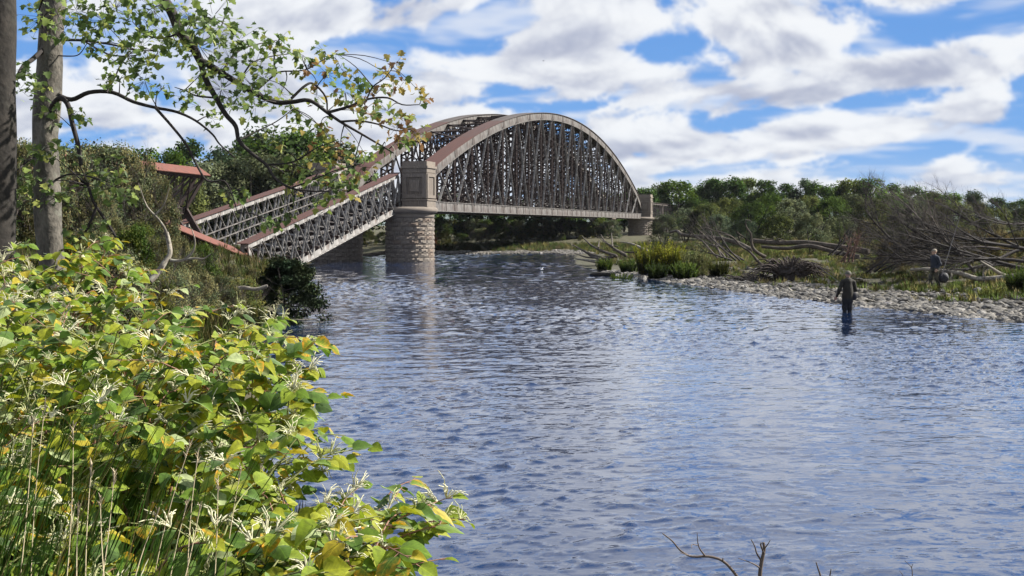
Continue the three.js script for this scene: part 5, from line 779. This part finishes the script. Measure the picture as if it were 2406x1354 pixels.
// head with brow, nose, chin, ears; facing local +z turned by yaw
function head(p, yaw) {
  const c = Math.cos(yaw), s = Math.sin(yaw), A = (x, y, z) => [p.x + x * c + z * s, p.y + y, p.z - x * s + z * c];
  return fleshOut([[...A(0, 0.03, -0.02), 0.092, ...A(0, 0.04, 0.01), 0.088], [...A(0, -0.05, 0.02), 0.062, ...A(0, -0.09, 0.05), 0.038], [...A(0, 0.0, 0.085), 0.014, ...A(0, -0.035, 0.108), 0.018], [...A(-0.032, -0.075, 0.082), 0.012, ...A(0.032, -0.075, 0.082), 0.012], [...A(-0.04, 0.015, 0.082), 0.016, ...A(0.04, 0.015, 0.082), 0.016], [...A(0.083, -0.02, -0.01), 0.016, ...A(0.088, 0.015, -0.015), 0.02], [...A(-0.083, -0.02, -0.01), 0.016, ...A(-0.088, 0.015, -0.015), 0.02], [...A(0, -0.09, -0.01), 0.055, ...A(0, -0.17, -0.02), 0.058]], 0.03, p.x, p.y - 0.01, p.z, 0.2, 80);
}
const cloth = (r, g, b, q = 0.9) => mat({ color: rgb(r, g, b), roughness: q });
const bodyMat = mat({ vertexColors: true, roughness: 0.88 });
{ // wading angler, seen from behind, a little turned to the right
  const t = thing('person', 'angler in dark waders and peaked cap standing in the shallows', 'person', V(11.35, -0.34, -40.2)); t.scale.setScalar(0.97);
  const body = [[0, 0.95, 0, 0.15, 0.0, 1.2, 0, 0.155], [0, 1.2, 0, 0.155, 0, 1.42, 0, 0.15], [-0.12, 1.44, 0, 0.075, 0.12, 1.44, 0, 0.075], [0, 1.45, 0, 0.06, 0.01, 1.56, -0.01, 0.055],
    [-0.085, 0.95, 0, 0.115, -0.10, 0.52, -0.01, 0.085], [-0.10, 0.52, -0.01, 0.082, -0.10, 0.08, 0.02, 0.06], [0.085, 0.95, 0, 0.115, 0.09, 0.52, -0.03, 0.085], [0.09, 0.52, -0.03, 0.082, 0.085, 0.08, 0, 0.06], [-0.10, 0.05, 0.03, 0.05, -0.11, 0.04, -0.17, 0.042], [0.085, 0.05, 0.01, 0.05, 0.09, 0.04, -0.19, 0.042],
    [-0.20, 1.42, 0, 0.075, -0.30, 1.14, 0.02, 0.06], [-0.30, 1.14, 0.02, 0.058, -0.37, 0.92, -0.04, 0.046], [0.20, 1.42, 0, 0.075, 0.27, 1.15, -0.02, 0.06], [0.27, 1.15, -0.02, 0.058, 0.27, 1.02, -0.24, 0.045], [0.02, 1.05, 0.0, 0.165, 0.0, 0.82, 0.0, 0.17]];
  const skin = [0.42, 0.26, 0.19], coat = [0.017, 0.0145, 0.009], wad = [0.008, 0.009, 0.012];
  const hd = head(V(0.01, 1.665, -0.02), Math.PI - 0.6), h1 = hand(V(-0.385, 0.90, -0.05), V(-0.3, -0.9, -0.2).normalize(), V(0, 0, -1), V(0.7, -0.3, 0).normalize()), h2 = hand(V(0.27, 1.015, -0.27), V(0, -0.1, -1).normalize(), V(-0.7, 0, 0).normalize(), V(0, 1, 0));
  part('body', mergeGeometries([tint(fleshOut(body, 0.06, 0, 0.86, 0, 0.95, 124), (x, y) => y > 0.86 ? coat : wad), tint(hd, () => skin), tint(h1, () => skin), tint(h2, () => skin)]), bodyMat, t);
  const cap = new THREE.SphereGeometry(0.115, 24, 12, 0, 6.283, 0, 1.7), hood = part('cap', cap, cloth(0.10, 0.095, 0.07), t); hood.position.set(0.01, 1.70, -0.015); hood.scale.set(0.95, 1, 1.1);
  const pk = part('cap_peak', new THREE.CylinderGeometry(0.09, 0.1, 0.012, 20, 1, false, 0, Math.PI), cloth(0.08, 0.075, 0.06), t); pk.position.set(0.07, 1.69, -0.1); pk.rotation.y = 1.2;
  const col = part('jacket_collar', new THREE.TorusGeometry(0.085, 0.035, 10, 24), cloth(0.05, 0.045, 0.035), t); col.rotation.x = Math.PI / 2; col.position.set(0.005, 1.52, 0);
  const bag = new THREE.SphereGeometry(0.5, 20, 14); const bg = part('wading_bag', bag, cloth(0.02, 0.02, 0.024), t); bg.scale.set(0.26, 0.3, 0.18); bg.position.set(0.20, 0.93, 0.04);
  const g = new GB(), rod = thing('fishing_rod', 'thin fly rod with a bright reel held by the wading angler', 'fishing rod', null); const h = V(11.35 + 0.27, -0.34 + 1.0, -40.2 - 0.33);
  g.tube([h.clone().add(V(0.05, -0.05, 0.25)), h, h.clone().add(V(-0.6, 1.0, -3.4))], [0.013, 0.011, 0.003], 6, 2); part('blank', g.geo(), cloth(0.02, 0.02, 0.02, 0.4), rod);
  const rl = part('reel', new THREE.CylinderGeometry(0.045, 0.045, 0.035, 20), mat({ color: rgb(0.75, 0.75, 0.75), metalness: 0.9, roughness: 0.25 }), rod); rl.position.copy(h).add(V(0.05, -0.06, 0.12)); rl.rotation.z = Math.PI / 2;
}
{ // angler walking along the bar towards the left
  const base = at(2196, 683, 51.5); base.y = ground(base.x, base.z) + 0.0;
  const t = thing('person', 'angler in navy jacket and camouflage waders walking on the gravel bar', 'person', base); t.rotation.y = -Math.PI / 2 + 0.35;   // faces left and a little towards the camera
  const body = [[0, 0.95, 0, 0.15, 0, 1.2, 0.01, 0.16], [0, 1.2, 0.01, 0.16, 0, 1.40, 0.02, 0.15], [-0.13, 1.43, 0.01, 0.078, 0.13, 1.43, 0.01, 0.078], [0, 1.44, 0.02, 0.06, 0, 1.55, 0.04, 0.055],
    [-0.09, 0.95, 0, 0.115, -0.10, 0.53, 0.12, 0.088], [-0.10, 0.53, 0.12, 0.085, -0.10, 0.10, 0.10, 0.062], [0.09, 0.95, 0, 0.115, 0.10, 0.53, -0.02, 0.088], [0.10, 0.53, -0.02, 0.085, 0.10, 0.12, -0.20, 0.062], [-0.10, 0.055, 0.08, 0.052, -0.10, 0.045, 0.26, 0.044], [0.10, 0.075, -0.20, 0.052, 0.10, 0.045, -0.04, 0.044],
    [0.20, 1.41, 0.01, 0.075, 0.26, 1.14, -0.06, 0.06], [0.26, 1.14, -0.06, 0.058, 0.25, 0.93, 0.06, 0.046], [-0.20, 1.41, 0.01, 0.075, -0.26, 1.14, -0.07, 0.06], [-0.26, 1.14, -0.07, 0.058, -0.25, 0.93, -0.02, 0.046], [0, 1.02, 0, 0.165, 0, 0.9, 0, 0.165]];
  const skin = [0.45, 0.29, 0.21], coat = [0.016, 0.021, 0.032];
  const camo = (x, y, z) => { const n = noise(x * 9, y * 9, z * 9) + 0.5 * noise(x * 22, y * 20, z * 22); return n > 0.12 ? [0.07, 0.06, 0.04] : n > -0.12 ? [0.04, 0.042, 0.025] : [0.018, 0.018, 0.015]; };
  const hd = head(V(0, 1.66, 0.05), -0.1), h1 = hand(V(0.25, 0.905, 0.08), V(0, -0.75, 0.6).normalize(), V(-0.8, 0, 0).normalize(), V(0, 0.5, 0.7).normalize()), h2 = hand(V(-0.25, 0.90, -0.02), V(0, -1, 0.1).normalize(), V(0.9, 0, 0), V(0, 0.1, 1));
  part('body', mergeGeometries([tint(fleshOut(body, 0.06, 0, 0.86, 0, 0.95, 124), (x, y, z) => y > 0.98 ? coat : y > 0.38 ? camo(x, y, z) : [0.02, 0.02, 0.024]), tint(hd, () => skin), tint(h1, () => skin), tint(h2, () => skin)]), bodyMat, t);
  const hair = part('cap', new THREE.SphereGeometry(0.108, 24, 12, 0, 6.283, 0, 1.6), cloth(0.20, 0.17, 0.13), t); hair.position.set(0, 1.695, 0.035); hair.scale.set(0.95, 0.95, 1.12);
  const pk = part('cap_peak', new THREE.CylinderGeometry(0.085, 0.095, 0.012, 20, 1, false, -Math.PI / 2, Math.PI), cloth(0.14, 0.12, 0.09), t); pk.position.set(0, 1.695, 0.125);
  const col = part('jacket_collar', new THREE.TorusGeometry(0.08, 0.032, 10, 24), cloth(0.03, 0.035, 0.05), t); col.rotation.x = Math.PI / 2; col.position.set(0, 1.505, 0.03);
  const b = V(base.x + 0.34, base.y, base.z + 0.12), bag = thing('tackle_bag', 'round black bag slung behind the walking angler', 'bag', b);
  const sp = new THREE.IcosahedronGeometry(1, 4), p = sp.attributes.position; for (let k = 0; k < p.count; k++) { const f = 1 + 0.12 * noise(p.getX(k) * 2, p.getY(k) * 2, p.getZ(k) * 2); p.setXYZ(k, p.getX(k) * f * 0.22, p.getY(k) * f * 0.23, p.getZ(k) * f * 0.14); } sp.computeVertexNormals(); part('pouch', sp, cloth(0.012, 0.013, 0.018, 0.7), bag).position.set(0, 0.56, 0);
  const st = new GB(); st.tube([V(-0.12, 0.7, 0), V(-0.10, 0.92, 0), V(0.02, 0.98, 0), V(0.12, 0.86, 0), V(0.14, 0.68, 0)], [0.012, 0.012, 0.012, 0.012, 0.012], 6, 4); part('strap', st.geo(), cloth(0.02, 0.02, 0.02), bag);
  const rod = thing('fishing_rod', 'long fishing rod carried upright by the walking angler', 'fishing rod', null), P = path([[2213, 648], [2218, 632], [2250, 528], [2268, 470]], 51.2, 51.2), g = new GB(); g.tube(P, [0.02, 0.018, 0.011, 0.004], 7, 4); part('blank', g.geo(), cloth(0.16, 0.15, 0.15, 0.4), rod);
  const rl = part('reel', new THREE.CylinderGeometry(0.05, 0.05, 0.04, 20), cloth(0.05, 0.05, 0.05, 0.3), rod); rl.position.copy(P[1]).add(V(0.05, -0.1, 0.03)); rl.rotation.x = Math.PI / 2;
}
{ // black sack hung on the pale log
  const p = at(2313, 683, 51.4), t = thing('hanging_sack', 'black sack hanging by a strap from the pale log', 'bag', p), g = new THREE.IcosahedronGeometry(1, 4), q = g.attributes.position; for (let k = 0; k < q.count; k++) { const f = 1 + 0.2 * noise(q.getX(k) * 2, q.getY(k) * 2, q.getZ(k) * 2); q.setXYZ(k, q.getX(k) * f * 0.16, q.getY(k) * f * 0.22, q.getZ(k) * f * 0.12); } g.computeVertexNormals(); part('pouch', g, cloth(0.012, 0.012, 0.016, 0.7), t);
  const s = new GB(); s.tube([V(0, 0.15, 0), V(-0.04, 0.4, 0.02), V(0.03, 0.62, 0.0)], [0.016, 0.014, 0.014], 6, 3); part('strap', s.geo(), cloth(0.02, 0.02, 0.02), t);
}
// birds
function bird(label, p, span, col, up) { const t = thing('bird', label, 'bird', p), g = new THREE.SphereGeometry(1, 16, 10); g.scale(span * 0.09, span * 0.08, span * 0.2); part('body', g, col, t); const hd = part('head', new THREE.SphereGeometry(span * 0.055, 12, 8), col, t); hd.position.set(0, span * 0.03, span * 0.21); for (const s of [-1, 1]) { const w = new GB(); w.hexa([V(s * 0.03 * span, 0, -0.07 * span), V(s * 0.03 * span, 0, 0.08 * span), V(s * 0.03 * span, 0.012 * span, 0.08 * span), V(s * 0.03 * span, 0.012 * span, -0.07 * span)], [V(s * 0.5 * span, up * span, -0.05 * span), V(s * 0.5 * span, up * span, -0.01 * span), V(s * 0.5 * span, up * span + 0.004, -0.01 * span), V(s * 0.5 * span, up * span + 0.004, -0.05 * span)]); part('wing', w.geo(), col, t); } t.rotation.y = 1.0; return t; }
bird('small dark bird flying high above the arch', at(1277, 143, 160), 0.5, cloth(0.03, 0.03, 0.03), 0.15);
bird('white gull skimming the water in front of the arch', at(1272, 634, 78), 0.55, cloth(0.75, 0.75, 0.75), 0.3);
scene.fog = new THREE.FogExp2(new THREE.Color(0.86, 0.92, 1.0), 0.00005);
renderer.render(scene, camera);
